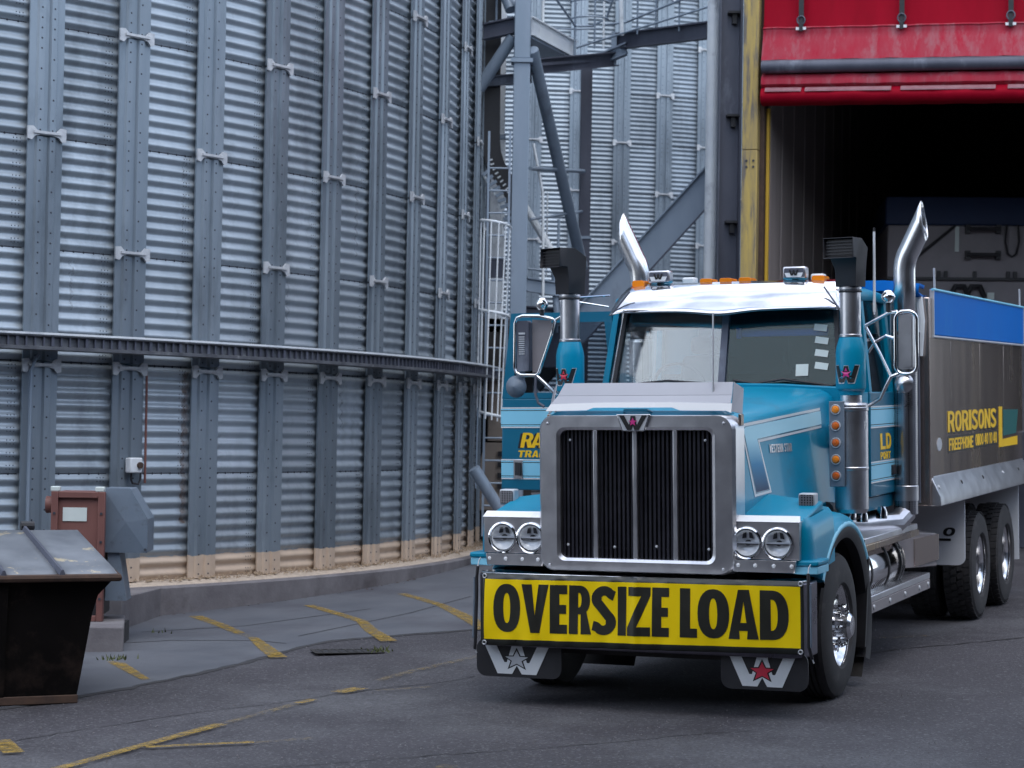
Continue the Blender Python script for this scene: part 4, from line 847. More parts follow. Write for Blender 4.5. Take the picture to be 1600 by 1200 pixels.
td = tyre_drive().mesh('tyre', 25); td.materials.append(M['rubber'])
lg = lugs().mesh('tread_lugs', 0); lg.materials.append(M['rubber'])
rimf = G().lathe([(.30, .02), (.305, .03), (.29, .045), (.275, .07), (.262, .085), (.20, .075), (.185, .05), (.165, .045), (.10, .045), (.095, -.05), (.07, -.07), (.0, -.075)], (0, 0, 0), (-1, 0, 0), 40).mesh('rim', 30); rimf.materials.append(M['alloy'])
rimr = G().lathe([(.30, .015), (.308, .028), (.292, .04), (.275, .06), (.268, .10), (.262, .15), (.24, .165), (.17, .168), (.12, .165), (.115, .06), (.10, .045), (.0, .04)], (0, 0, 0), (-1, 0, 0), 40).mesh('rim', 30); rimr.materials.append(M['alloy'])
rimi = G().lathe([(.30, .28), (.29, .25), (.28, .2), (.10, .18), (.0, .18)], (0, 0, 0), (-1, 0, 0), 24).mesh('rim', 30); rimi.materials.append(M['chassis'])
nut = G().cyl((0, 0, 0), (.055, 0, 0), .021, .017, n=6).lathe([(.017, .055), (.012, .068), (0, .072)], (0, 0, 0), (1, 0, 0), 6).mesh('wheel_nut', 30); nut.materials.append(M['mirrorsteel'])
hole = G().cyl((.0, 0, 0), (.004, 0, 0), .026, n=12).mesh('hand_hole', 30); hole.materials.append(M['cable'])
def wheel(x, y, s, kind):
    w = bpy.data.objects.new('wheel', ts if kind == 'front' else td); COL.objects.link(w); w.parent = T; w.location = (x * s, y, WR)
    w.rotation_euler = (0, 0, 0 if s > 0 else pi)
    w.name = 'wheel'
    if kind != 'front': share('tread_lugs', lg, w, kind='stuff')
    r = share('rim', {'front': rimf, 'rear': rimr, 'inner': rimi}[kind], w)
    if kind != 'inner':
        h = -.055 if kind == 'front' else -.168
        for i in range(10):
            a = 2 * pi * i / 10; rr = .145
            share('wheel_nut', nut, w, (h, rr * cos(a), rr * sin(a)))
        for i in range(10):
            a = 2 * pi * (i + .5) / 10
            if kind == 'front': share('hand_hole', hole, w, (-.074, .228 * cos(a), .228 * sin(a)))
for s in (1, -1):
    wheel(1.20, AX[0], s, 'front')
    for y in AX[1:]: wheel(1.205, y, s, 'rear'); wheel(.865, y, s, 'inner')
# ---- chassis and underside
for x in (-.43, .37): G().box(x, x + .08, -.5, 8.0, .78, 1.06).build('chassis_rail', 'chassis', T)
G().box(-.95, .95, AX[0] - .08, AX[0] + .08, .40, .55).build('front_axle', 'chassis', T, bevel=.02)
for y in AX[1:]:
    G().cyl((-.9, y, .52), (.9, y, .52), .11).lathe([(.0, -.2), (.17, -.14), (.22, 0), (.17, .14), (0, .2)], (0, y, .52), (0, 1, 0), 16).build('rear_axle', 'chassis', T)
G().box(-.33, .33, -.2, 1.6, .42, 1.25).build('engine', 'chassis', T, bevel=.05)
G().box(-.55, .55, 1.6, 3.0, .6, 1.3).build('gearbox', 'chassis', T, bevel=.05)
G().box(-.7, .7, -.55, -.4, .35, 1.0).build('radiator_guard', 'chassis', T)
G().box(-.95, -.45, 1.3, 2.9, .45, 1.1).build('battery_box', 'chassis', T, bevel=.02)
G().box(-.4, .4, 3.0, 8.0, 1.06, 1.2).build('body_subframe', 'chassis', T)
# ---- bumper
bp = [(-1.20, -.52), (-1.205, -.70), (-1.16, -.80), (-1.08, -.845), (0, -.865), (1.13, -.845), (1.205, -.80), (1.238, -.70), (1.235, -.52), (1.16, -.52), (-1.13, -.52)]
G().prism(bp, lambda u, v, d: (u, v, d), .42, .925).build('bumper', 'bumpersteel', T, bevel=.012)
G().prism([(-1.19, -.70), (-1.15, -.80), (-1.08, -.85), (0, -.87), (1.13, -.85), (1.20, -.80), (1.23, -.70), (1.17, -.6), (-1.12, -.6)], lambda u, v, d: (u, v, d), .926, .94).build('bumper_top_step', 'mirrorsteel', T, bevel=.004)
# ---- grille
out = rrect(-.705, .705, .965, 2.05, .10, 6); inn = rrect(-.562, .562, 1.05, 1.952, .055, 6)
g = G(); n = len(out)
rows = [[(x, -.55, z) for x, z in rrect(-.735, .735, .95, 2.055, .11, 6)], [(x, -.72, z) for x, z in rrect(-.725, .725, .955, 2.055, .105, 6)], [(x, -.75, z) for x, z in out], [(x, -.755, z) for x, z in rrect(-.585, .585, 1.03, 1.972, .06, 6)], [(x, -.74, z) for x, z in inn], [(x, -.66, z) for x, z in inn]]
gs_ = g.sheet(rows, True).build('grille_surround', 'stainless', T, 28)
G().prism(inn, XZ, -.66, -.64).build('grille_backing', 'black', T)
fin = G().hexa([(-.008, -.70, 1.05), (.008, -.70, 1.05), (.011, -.665, 1.05), (-.011, -.665, 1.05), (-.008, -.70, 1.95), (.008, -.70, 1.95), (.011, -.665, 1.95), (-.011, -.665, 1.95)]).mesh('grille_fin', 0); fin.materials.append(M['fin'])
mx_ = (-.30, -.005, .29)
secs = [(-.562, -.32), (-.28, -.022), (.014, .272), (.308, .562)]
for a, b in secs:
    for i in range(8): share('grille_fin', fin, T, (a + (b - a) * (i + .5) / 8, 0, 0))
for x in mx_: G().box(x - .017, x + .017, -.735, -.70, 1.05, 1.952).build('grille_mullion', 'stainless', T, bevel=.006)
for z in (1.12, 1.50, 1.86): G().cyl((-.56, -.668, z), (.56, -.668, z), .007, n=6).build('grille_rod', 'fin', T)
g = G()
for x, z in ((-.64, 1.0), (.64, 1.0), (-.65, 2.0), (.65, 2.0), (-.52, 1.14), (-.17, 1.13), (.14, 1.14), (.52, 1.13), (-.5, 1.88), (.5, 1.88)): g.lathe([(0, -.009), (.008, -.006), (.011, 0)], (x, -.757 if abs(x) > .6 else -.70, z), (0, 1, 0), 8)
g.build('grille_rivets', 'silver', T, kind='stuff')
# ---- the winged letter badge
def badge(parent, fn, d, mw, mstar, ring=None, name='badge', mring='black', rs=.27):
    b_ = G().prism(W_OUT, fn, d, d - .006).build(name, mw, parent, 0)
    if ring: G().prism(star(.5, .56, rs * 1.35, .62), fn, d - .0062, d - .0075).build('star_outline', mring, b_, 0)
    G().prism(star(.5, .56, rs, .62), fn, d - .0077, d - .010).build('star', mstar, b_, 0)
    return b_
em = G().prism([(-.125, 2.062), (.125, 2.062), (.082, 1.945), (-.082, 1.945)], XZ, -.775, -.752).build('emblem', 'mirrorsteel', T, bevel=.003)
G().prism([(-.114, 2.056), (.114, 2.056), (.077, 1.951), (-.077, 1.951)], XZ, -.777, -.7752).build('emblem_face', 'silver', em, 0)
fnE = lambda u, v, d: ((u - .5) * (.142 + .062 * v), d, 1.953 + .101 * v)
G().prism(W_OUT, fnE, -.7775, -.781).build('emblem_letter', 'textblack', em, 0)
G().prism(star(.5, .55, .30, .62), fnE, -.7815, -.785).build('emblem_star', 'pink', em, 0)
# ---- bonnet
def hood_sec(t):
    xs = .66 + .265 * t; xb = .72 + .265 * t; zs = 1.985 + .145 * t; zt = 2.055 + .185 * t; y = -.55 + 1.8 * t
    half = [(0, zt + .012), (xs * .35, zt + .010), (xs * .65, zt + .002), (xs - .11, zt - .012), (xs - .05, zt - .030 - .01 * t), (xs - .018, zt - .055 - .015 * t), (xs, zs)]
    for k in range(1, 6):
        q = k / 5; half.append((xs + (xb - xs) * q, zs + (1.33 - zs) * q))
    return [(-x, y, z) for x, z in half[::-1]] + [(x, y, z) for x, z in half[1:]]
rows = [hood_sec(i / 12) for i in range(13)]
G().sheet(rows).add(rows[0], [tuple(range(len(rows[0])))]).build('bonnet', 'blue', T, 35)
def hs(y, z, off=.003):
    t = (y + .55) / 1.8; xs = .66 + .265 * t; xb = .72 + .265 * t; zs = 1.985 + .145 * t
    q = (zs - z) / (zs - 1.33); return (xs + (xb - xs) * q + off, y, z)
def hdecal(poly, m, o0, name, s):
    fn = lambda u, v, d: (hs(u, v, d)[0] * s, u, v)
    return G().prism(poly, fn, o0, o0 + .0012).build(name, m, T, 0)
for s in (1, -1):
    hdecal([(-.448, 1.975), (-.40, 1.990), (.93, 2.085), (.93, 1.935), (-.174, 1.855), (-.047, 1.495), (-.33, 1.475)], 'white', .002, 'stripe_border', s)
    hdecal([(-.425, 1.957), (-.385, 1.972), (.93, 2.068), (.93, 1.953), (-.20, 1.872), (-.075, 1.512), (-.31, 1.495)], 'bluedull', .0034, 'stripe_keyline', s)
    hdecal([(-.415, 1.95), (-.375, 1.964), (.93, 2.060), (.93, 1.962), (-.212, 1.880), (-.090, 1.52), (-.30, 1.505)], 'fade', .0048, 'stripe', s)
    g = G(); x = 0
    bx = row('WESTERN STAR', -.02, .36, 1.775, 1.835, .18)
    write(g, bx, lambda u, v, d: (hs(u, v, d)[0] * s, u, v), .003, .006)
    g.build('bonnet_script', 'stainless', T, 0)
# nose: blue lip below the stone guard, with a handle
G().hexa([(-.66, -.70, 2.05), (.66, -.70, 2.05), (.66, -.5, 2.06), (-.66, -.5, 2.06), (-.62, -.66, 2.082), (.62, -.66, 2.082), (.62, -.5, 2.085), (-.62, -.5, 2.085)]).build('nose_lip', 'blue', T, bevel=.012)
G().tube([(-.10, -.68, 2.075), (-.085, -.715, 2.088), (.085, -.715, 2.088), (.10, -.68, 2.075)], .012, 8).build('bonnet_handle', 'bluedull', T)
# stone guard
G().sheet([[(-.635, -.72, 2.135), (.69, -.72, 2.135)], [(-.60, -.675, 2.19), (.687, -.675, 2.19)]]).build('stone_guard', 'guardplate', T, 0, solid=.006)
G().sheet([[(-.60, -.675, 2.192), (.687, -.675, 2.192)], [(-.565, -.625, 2.280), (.68, -.625, 2.280)]]).build('stone_guard', 'guardplate', T, 0, solid=.006)
low = [(-.67, 2.085), (-.36, 2.09), (-.31, 2.108), (.27, 2.108), (.33, 2.088), (.66, 2.085), (.70, 2.07), (.70, 2.135), (.25, 2.145), (-.2, 2.145), (-.635, 2.135)]
G().prism(low, lambda u, v, d: (u, d - .74 + .28 * (v - 2.085), v), 0, .008).build('stone_guard_lip', 'brightwhite', T, 30)  # white stands in for the sky sheen along the lip
for s in (1, -1):
    q = .0 if s > 0 else -.06
    G().sheet([[((.692 + q) * s, -.715, 2.08), ((.686 + q) * s, -.625, 2.28)], [((.735 + q * .5) * s, -.60, 2.06), ((.722 + q * .5) * s, -.52, 2.235)]]).build('stone_guard_wing', 'guardplate', T, 0, solid=.005)
    G().box(*sorted(((.715 + q * .5) * s, (.735 + q * .5) * s)), -.63, -.56, 1.98, 2.06).build('guard_bracket', 'tipper', T, bevel=.004)
# ---- front guards (fenders), headlamp boxes
def fender(s):
    cyy, czz = AX[0], .50
    angs = [150, 146, 141, 136, 130, 124, 112, 100, 90, 80, 70, 60, 50, 42]
    rows = []
    for a in angs:
        ca, sa = cos(radians(a)), sin(radians(a)); rf = 1.0 + .10 * max(0, -ca) ** 2
        R1 = .80 * rf
        if a > 170: R1 *= 1.02
        pin = (0.70, 1.18 * R1 if a > 60 else 1.06 * R1)
        sec = [(.62, R1 * 1.16), (.74, R1 * 1.115), (.90, R1 * 1.075), (1.05, R1 * 1.06), (1.15, R1 * 1.04), (1.205, R1 * 1.01), (1.235, R1 * .965), (1.24, R1 * .93), (1.215, R1 * .915), (1.17, R1 * .92)]
        rows.append([(x * s, cyy + r * ca, czz + r * sa) for x, r in sec])
    f_ = G().sheet(rows).build('fender', 'blue', T, 50, solid=.008)
    # paler rolled lip and dark inner edge
    lip = [[(x * s, cyy + r * cos(radians(a)) * (1 + .10 * max(0, -cos(radians(a))) ** 2), czz + r * sin(radians(a)) * (1 + .10 * max(0, -cos(radians(a))) ** 2)) for x, r in ((1.236, .775), (1.246, .765), (1.246, .742), (1.236, .732))] for a in range(150, 36, -4)]
    G().sheet(lip).build('fender_lip', 'lightblue', f_, 50)
    lip = [[(x * s, cyy + r * cos(radians(a)) * (1 + .08 * max(0, -cos(radians(a))) ** 2), czz + r * sin(radians(a)) * (1 + .08 * max(0, -cos(radians(a))) ** 2)) for x, r in ((1.238, .735), (1.24, .715), (1.22, .655), (1.15, .652))] for a in range(150, -30, -5)]
    G().sheet(lip).build('fender_rubber', 'black', f_, 50)
    ins = [[(x * s, cyy + r * cos(radians(a)), czz + r * sin(radians(a))) for x, r in ((.60, .70), (1.20, .70))] for a in range(185, -40, -6)]
    G().sheet(ins).build('wheel_arch_liner', 'chassis', f_, 50)
    G().hexa([(1.0 * s, AX[0] + .58, .28), (1.225 * s, AX[0] + .56, .30), (1.225 * s, AX[0] + .60, .30), (1.0 * s, AX[0] + .62, .28), (1.0 * s, AX[0] + .68, .95), (1.235 * s, AX[0] + .66, .95), (1.235 * s, AX[0] + .70, .95), (1.0 * s, AX[0] + .72, .95)]).build('rear_flap', 'black', f_)
    # headlamp box
    G().hexa([(.68 * s, -.62, 1.07), (1.17 * s, -.62, 1.07), (1.17 * s, -.1, 1.10), (.68 * s, -.1, 1.10), (.68 * s, -.62, 1.335), (1.17 * s, -.62, 1.335), (1.17 * s, -.1, 1.44), (.68 * s, -.1, 1.50)]).build('headlamp_box', 'blue', f_, bevel=.012)
    side_rows = []
    for z_, ins_, back_ in ((.98, 0, -.05), (1.18, .004, -.05), (1.27, .012, -.04), (1.325, .030, -.02), (1.352, .058, .0)):
        side_rows.append([((1.165 + (.075 - ins_) * sin(q)) * s, -.675 + ins_ + .16 * (1 - cos(q)), z_) for q in [radians(a) for a in range(0, 91, 10)]] + [((1.24 - ins_) * s, back_, z_ + .04), (1.12 * s, back_, z_ + .05)])
    G().sheet(side_rows).build('headlamp_box_side', 'blue', f_, 70)
    G().box(*sorted((1.12 * s, 1.29 * s)), -.70, -.40, 1.03, 1.068).build('fender_foot', 'blue', f_, bevel=.012); G().box(*sorted((1.12 * s, 1.285 * s)), -.69, -.40, .975, 1.028).build('fender_foot', 'lightblue', f_, bevel=.006)
    # bright panel
    pn = G().prism([(.692 * s, 1.072), (1.165 * s, 1.072), (1.165 * s, 1.328), (.692 * s, 1.328)], XZ, -.715, -.625, [arc(q * s, 1.182, .095, .095, 0, 360, 24)[:-1] for q in (.798, 1.015)]).build('headlamp_panel', 'stainless', T, bevel=.003)
    G().hexa([(.685 * s, -.722, 1.328), (1.172 * s, -.722, 1.328), (1.172 * s, -.712, 1.326), (.685 * s, -.712, 1.326), (.692 * s, -.672, 1.368), (1.160 * s, -.672, 1.368), (1.160 * s, -.66, 1.362), (.692 * s, -.66, 1.362)]).build('panel_top_edge', 'brightwhite', pn)  # white paints the sky reflected by the sloping bevel
    G().prism([(.705 * s, .985), (1.135 * s, .985), (1.145 * s, 1.066), (.705 * s, 1.066)], XZ, -.735, -.70).build('valance_strip', 'stainless', pn, bevel=.004)
    g = G()
    for x in (.74, .86, .99, 1.115): g.lathe([(0, -.012), (.011, -.008), (.015, 0)], (x * s, -.735, 1.03), (0, 1, 0), 10)
    g.build('valance_rivets', 'white', pn, kind='stuff')
    for x in (.798, 1.015):
        c = (x * s, -.715, 1.182)
        h = G().lathe([(.088, .02), (.092, -.012), (.101, -.022), (.110, -.018), (.113, 0)], c, (0, 1, 0), 32).build('headlight', 'mirrorsteel', T, 40)
        G().lathe([(.0, .040), (.03, .038), (.055, .030), (.076, .014), (.088, -.008)], c, (0, 1, 0), 28).build('reflector', 'reflector', h, 25)
        G().box(c[0] - .086, c[0] + .086, -.712, -.690, 1.178, 1.190).build('lamp_bar', 'silver', h); G().box(c[0] - .086, c[0] + .086, -.7125, -.690, 1.170, 1.1775).build('lamp_bar_groove', 'black', h)
        G().lathe([(.0, .004), (.017, .006), (.021, .02), (.019, .05)], c, (0, 1, 0), 16).build('bulb_shield', 'black', h)
        for q in (-1, 1): G().hexa([(c[0] + q * .012, -.70, 1.215), (c[0] + q * .04, -.70, 1.21), (c[0] + q * .04, -.69, 1.21), (c[0] + q * .012, -.69, 1.215), (c[0] + q * .010, -.705, 1.255), (c[0] + q * .03, -.705, 1.25), (c[0] + q * .03, -.695, 1.25), (c[0] + q * .010, -.695, 1.255)]).build('led_segment', 'cable', h)
        G().lathe([(.0, -.03), (.05, -.027), (.09, -.014)], c, (0, 1, 0), 28).build('lamp_glass', 'lens', h, 60)
    # cube lamp on the fender
    lx = 1.085 * s if s > 0 else -1.195
    lb = G().box(lx - .06, lx + .06, -.23, -.13, 1.385, 1.50).build('cube_lamp', 'silver', T, bevel=.012)
    G().prism(rrect(lx - .05, lx + .05, 1.395, 1.49, .012, 3), XZ, -.236, -.2305).build('lamp_mesh', 'seam', lb)
    gg = G()
    for i in range(5): gg.box(lx - .045 + .02 * i, lx - .037 + .02 * i, -.240, -.2365, 1.398, 1.487)
    for i in range(5): gg.box(lx - .047, lx + .047, -.2405, -.2368, 1.404 + .018 * i, 1.410 + .018 * i)
    gg.build('lamp_grid', 'hoppergrey', lb, kind='stuff'); G().cyl((lx, -.18, 1.33), (lx, -.18, 1.386), .03, n=12).build('lamp_stalk', 'black', lb)
for s in (1, -1): fender(s)
# ---- mudflaps with printed letter
def flap(x0, x1, lab, mstar):
    p = rrect(x0, x1, .195, .46, .07, 5); k = len(p) // 4
    fl = G().prism(p, XZ, -.80, -.785).build('front_mudflap', 'black', T)
    w_ = x1 - x0; fn = lambda u, v, d: (x0 + w_ * (.10 + .76 * u), d, .218 + .205 * v)
    G().prism(W_OUT, fn, -.8015, -.8035).build('flap_print', 'white', fl, 0)
    G().prism(star(.5, .50, .42, .58), fn, -.8037, -.8047).build('star_outline', 'textblack', fl, 0); G().prism(star(.5, .50, .32, .58), fn, -.8049, -.806).build('star', mstar, fl, 0)
flap(-1.193, -.54, 'left', 'silver'); flap(.63, 1.24, 'right', 'red')
# ---- cab
def quadbar(a, b, w, dep, m, name, par=T, **k): return G().bar(a, b, w, dep, (0, 1, 0)).build(name, m, par, **k)
G().prism([(-1.05, 1.30), (1.05, 1.30), (1.06, 2.20), (.98, 2.24), (.5, 2.27), (0, 2.28), (-.5, 2.27), (-.98, 2.24), (-1.06, 2.20)], XZ, 1.22, 1.46).build('cowl', 'blue', T, bevel=.01)
G().box(-1.0, 1.0, 1.46, 2.72, 1.30, 1.42).build('cab_floor', 'chassis', T)
roof = [[(x, y, z) for x, z in [(-1.0, zr - .10), (-.98, zr - .035), (-.93, zr - .01), (-.5, zr + .015), (0, zr + .022), (.5, zr + .015), (.93, zr - .01), (.98, zr - .035), (1.0, zr - .10)]] for y, zr in ((1.56, 2.95), (1.60, 3.0), (1.72, 3.02), (2.2, 3.035), (2.68, 3.02), (2.74, 2.98))]
G().sheet(roof).build('roof', 'blue', T, 45, solid=.02)
G().sheet([[(-.95, 1.56, 2.955), (.95, 1.56, 2.955)], [(-.95, 2.70, 2.955), (.95, 2.70, 2.955)]]).build('headliner', 'headliner', T)
g = G()
for x0, x1, z0, z1 in ((-1.02, 1.02, 1.3, 2.35), (-1.02, -.65, 2.35, 2.96), (.65, 1.02, 2.35, 2.96), (-.65, .65, 2.80, 2.96)): g.box(x0, x1, 2.70, 2.75, z0, z1)
g.build('rear_wall', 'bluedull', T); G().box(-.95, .95, 2.675, 2.698, 1.5, 2.36).build('rear_trim', 'seat', T); G().box(-.65, .65, 2.72, 2.73, 2.35, 2.80).build('rear_window', 'sideglass', T)
for s in (1, -1):
    G().hexa([(1.00 * s, 1.40, 2.22), (1.075 * s, 1.44, 2.20), (1.07 * s, 1.60, 2.20), (1.02 * s, 1.60, 2.20), (.93 * s, 1.56, 2.98), (.995 * s, 1.60, 2.97), (.995 * s, 1.72, 2.97), (.95 * s, 1.72, 2.97)]).build('front_pillar', 'blue', T, bevel=.008)
    G().hexa([(1.0 * s, 2.64, 1.3), (1.06 * s, 2.64, 1.3), (1.06 * s, 2.75, 1.3), (1.0 * s, 2.75, 1.3), (.94 * s, 2.64, 2.98), (.995 * s, 2.64, 2.97), (.995 * s, 2.75, 2.97), (.94 * s, 2.75, 2.98)]).build('rear_pillar', 'blue', T, bevel=.008)
    G().box(*sorted((1.0 * s, 1.06 * s)), 1.46, 1.74, 1.3, 2.2).build('front_quarter_panel', 'blue', T, bevel=.006)
    G().box(*sorted((.98 * s, 1.05 * s)), 1.46, 2.75, 1.26, 1.36).build('sill', 'bluedull', T)
    # slim quarter light
    G().hexa([(.905 * s, 1.40, 2.28), (1.0 * s, 1.42, 2.24), (1.0 * s, 1.425, 2.24), (.905 * s, 1.405, 2.28), (.855 * s, 1.545, 2.86), (.925 * s, 1.565, 2.88), (.925 * s, 1.57, 2.88), (.855 * s, 1.55, 2.86)]).build('quarter_light', 'glass', T)
    quadbar((.925 * s, 1.36, 2.26), (.862 * s, 1.52, 2.90), .030, .05, 'black', 'screen_seal')
    # windscreen half
    G().hexa([(.03 * s, 1.30, 2.27), (.91 * s, 1.36, 2.26), (.91 * s, 1.366, 2.26), (.03 * s, 1.306, 2.27), (.03 * s, 1.46, 2.87), (.85 * s, 1.52, 2.87), (.85 * s, 1.526, 2.87), (.03 * s, 1.466, 2.87)]).build('windscreen', 'glass' if s < 0 else 'glassr', T)
    G().hexa([(.03 * s, 1.425, 2.715), (.862 * s, 1.49, 2.70), (.862 * s, 1.495, 2.70), (.03 * s, 1.43, 2.715), (.03 * s, 1.47, 2.875), (.85 * s, 1.53, 2.875), (.85 * s, 1.535, 2.875), (.03 * s, 1.475, 2.875)]).build('visor_shade_band', 'black', T)  # black band puts the visor's shade and dark sun-band on the screen top
quadbar((0, 1.295, 2.26), (0, 1.465, 2.90), .055, .05, 'darksteel', 'screen_post')
G().box(-1.0, 1.0, 1.38, 1.46, 2.225, 2.265).build('screen_sill', 'black', T)
# interior
G().hexa([(-.98, 1.47, 1.9), (.98, 1.47, 1.9), (.98, 1.72, 1.95), (-.98, 1.72, 1.95), (-.98, 1.47, 2.24), (.98, 1.47, 2.24), (.98, 1.70, 2.20), (-.98, 1.70, 2.20)]).build('dashboard', 'seat', T, bevel=.02)
for x in (-.55, .55):
    st = G().box(x - .26, x + .26, 2.05, 2.5, 1.42, 1.86).build('seat', 'seat', T, bevel=.05); G().hexa([(x - .25, 2.42, 1.86), (x + .25, 2.42, 1.86), (x + .25, 2.56, 1.86), (x - .25, 2.56, 1.86), (x - .2, 2.55, 2.52), (x + .2, 2.55, 2.52), (x + .2, 2.65, 2.52), (x - .2, 2.65, 2.52)]).build('backrest', 'seat', st, bevel=.04)
    G().box(x - .13, x + .13, 2.56, 2.65, 2.53, 2.68).build('headrest', 'seat', st, bevel=.04)
G().tube([(-.52 + .22 * cos(q), 1.82 - .09 * sin(q), 2.24 + .20 * sin(q)) for q in [2 * pi * i / 24 for i in range(24)]], .014, 8, closed=True).cyl((-.52, 1.70, 2.1), (-.52, 1.82, 2.24), .03, n=10).build('steering_wheel', 'black', T)
G().box(.10, .80, 1.50, 1.53, 2.645, 2.705).build('sky_reflection_strip', 'tarpblue', T, bevel=.01); G().box(.06, .10, 1.49, 1.53, 2.63, 2.78).build('sky_reflection_strip', 'tarpblue', T, bevel=.01)  # blue strips put in for the sky reflected in the right pane
for x, z, r in ((.755, 2.705, -.12), (.77, 2.605, -.14), (.775, 2.505, -.14), (.78, 2.405, -.14), (.63, 2.375, .02)):
    w_, h_ = (.052, .026) if r < 0 else (.05, .046); y = 1.30 + .27 * (z - 2.27) + .06 * (x / .9) - .004
    pts = [(x + a * w_ * cos(r) - b * h_ * sin(r), y + .27 * (b * h_) - .002, z + a * w_ * sin(r) + b * h_ * cos(r)) for a, b in ((-1, -1), (1, -1), (1, 1), (-1, 1))]
    G().hexa(pts + [(a, b - .002, c) for a, b, c in pts]).build('paper_sticker', 'paper', T, 0)
# wipers
for xs_ in (((-.12, 1.285, 2.275), (-.45, 1.29, 2.300), (-.80, 1.32, 2.27)), ((.12, 1.28, 2.25), (.50, 1.285, 2.305), (.88, 1.33, 2.25)), ((.10, 1.27, 2.30), (.40, 1.27, 2.255), (.85, 1.31, 2.245))):
    G().tube(list(xs_), .011, 6).build('wiper', 'black', T)
# sun visor over the windscreen
rows = []
N = 36
for j in range(9):
    q = j / 8; row_ = []
    for i in range(N + 1):
        u = -1 + 2 * i / N; hw = .885 + .075 * q
        zb_ = 2.848 - .028 * math.exp(-(u / .22) ** 2) - .010 * (1 - abs(u)) + (.0 if abs(u) < .9 else .02 * (abs(u) - .9) / .1 * -1)
        z = 3.088 + (zb_ - 3.088) * q + .02 * sin(pi * q); y = 1.60 - .36 * q - .03 * sin(pi * q) + .10 * u * u
        row_.append((u * hw, y, z))
    rows.append(row_)
vz = G().sheet(rows).build('sun_visor', 'visor', T, 60, solid=.006)
for s in (1, -1): quadbar((.80 * s, 1.40, 3.02), (.93 * s, 1.345, 2.85), .012, .012, 'darksteel', 'visor_seam', vz)
# roof lamps
for x in (-.815, -.235, -.07, .09, .69):
    l = G().prism(rrect(-.052, .052, 0, .055, .018, 4), lambda u, v, d: (x + u * (1 - .3 * v), 1.70 + d, 3.068 + v), -.06, .10).build('marker_light', 'amber', T, bevel=.01); G().box(x - .058, x + .058, 1.63, 1.82, 3.05, 3.07).build('lamp_base', 'amberdark', l)
for x, r in ((-.645, .06), (.49, .0)):
    b_ = G().box(x - .095, x + .095, 1.66, 1.76, 3.10, 3.20).build('roof_spotlight', 'stainless', T, bevel=.014)
    G().prism(rrect(x - .08, x + .08, 3.112, 3.188, .012, 3), XZ, 1.654, 1.659).build('lamp_face', 'darksteel', b_); G().hexa([(x - .06, 1.652, 3.115), (x + .06, 1.652, 3.115), (x + .06, 1.653, 3.115), (x - .06, 1.653, 3.115), (x - .075, 1.652, 3.15), (x + .075, 1.652, 3.15), (x + .075, 1.653, 3.15), (x - .075, 1.653, 3.15)]).build('lamp_reflector', 'white', b_)
    G().prism(W_OUT, lambda u, v, d: (x - .04 + .08 * u, d, 3.128 + .045 * v), 1.651, 1.648).build('lamp_print', 'textblack', b_, 0); G().box(x - .02, x + .02, 1.68, 1.74, 3.05, 3.10).build('lamp_foot', 'black', b_)
for x in (-.43, .645): h = G().box(x - .055, x + .055, 1.78, 1.88, 3.06, 3.145).build('roof_beacon', 'white', T, bevel=.015)
# ---- doors
def stripes(fn_box, par, x0, x1):
    for z0, z1, m, o in ((1.925, 2.075, 'lightblue', .003), (1.49, 1.635, 'lightblue', .003)):
        fn_box(x0, x1, z0, z1, m, o, 'door_stripe')
        for z in (z0 - .012, z1 + .002): fn_box(x0, x1, z, z + .010, 'white', .0032, 'door_pinstripe')
        fn_box(x0, x1, z0 + .012, z0 + .018, 'textblack', .0034, 'door_keyline'); fn_box(x0, x1, z1 - .018, z1 - .012, 'textblack', .0034, 'door_keyline')
# far-side (viewer's right) door closed
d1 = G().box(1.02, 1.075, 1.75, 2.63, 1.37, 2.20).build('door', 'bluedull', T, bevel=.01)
G().hexa([(1.0, 1.75, 2.2), (1.07, 1.75, 2.2), (1.07, 1.83, 2.2), (1.0, 1.83, 2.2), (.94, 1.75, 2.95), (1.0, 1.75, 2.95), (1.0, 1.83, 2.95), (.94, 1.83, 2.95)]).build('window_frame', 'blue', d1); G().hexa([(1.0, 2.54, 2.2), (1.07, 2.54, 2.2), (1.07, 2.63, 2.2), (1.0, 2.63, 2.2), (.94, 2.54, 2.95), (1.0, 2.54, 2.95), (1.0, 2.63, 2.95), (.94, 2.63, 2.95)]).build('window_frame', 'blue', d1)
G().hexa([(1.03, 1.83, 2.2), (1.04, 1.83, 2.2), (1.04, 2.54, 2.2), (1.03, 2.54, 2.2), (.965, 1.83, 2.93), (.975, 1.83, 2.93), (.975, 2.54, 2.93), (.965, 2.54, 2.93)]).build('door_window', 'sideglass', d1)
stripes(lambda a, b, z0, z1, m, o, n: G().box(1.0752, 1.0752 + o, a, b, z0, z1).build(n, m, d1, 0), d1, 1.755, 2.625)
fnR = lambda u, v, d: (1.0752 + d, u, v)
g = G(); write(g, row('LD', 2.08, 2.46, 1.735, 1.865, .12), fnR, .001, .0035, .30, .2, -.1); g.build('door_lettering', 'textyellow', d1, 0)
g = G(); write(g, row('PORT', 2.08, 2.44, 1.655, 1.715, .15), fnR, .001, .0035, .30, .2, -.1); g.build('door_lettering', 'textyellow', d1, 0)
G().box(1.075, 1.10, 2.45, 2.56, 1.52, 1.60).build('door_handle', 'black', d1, bevel=.006)
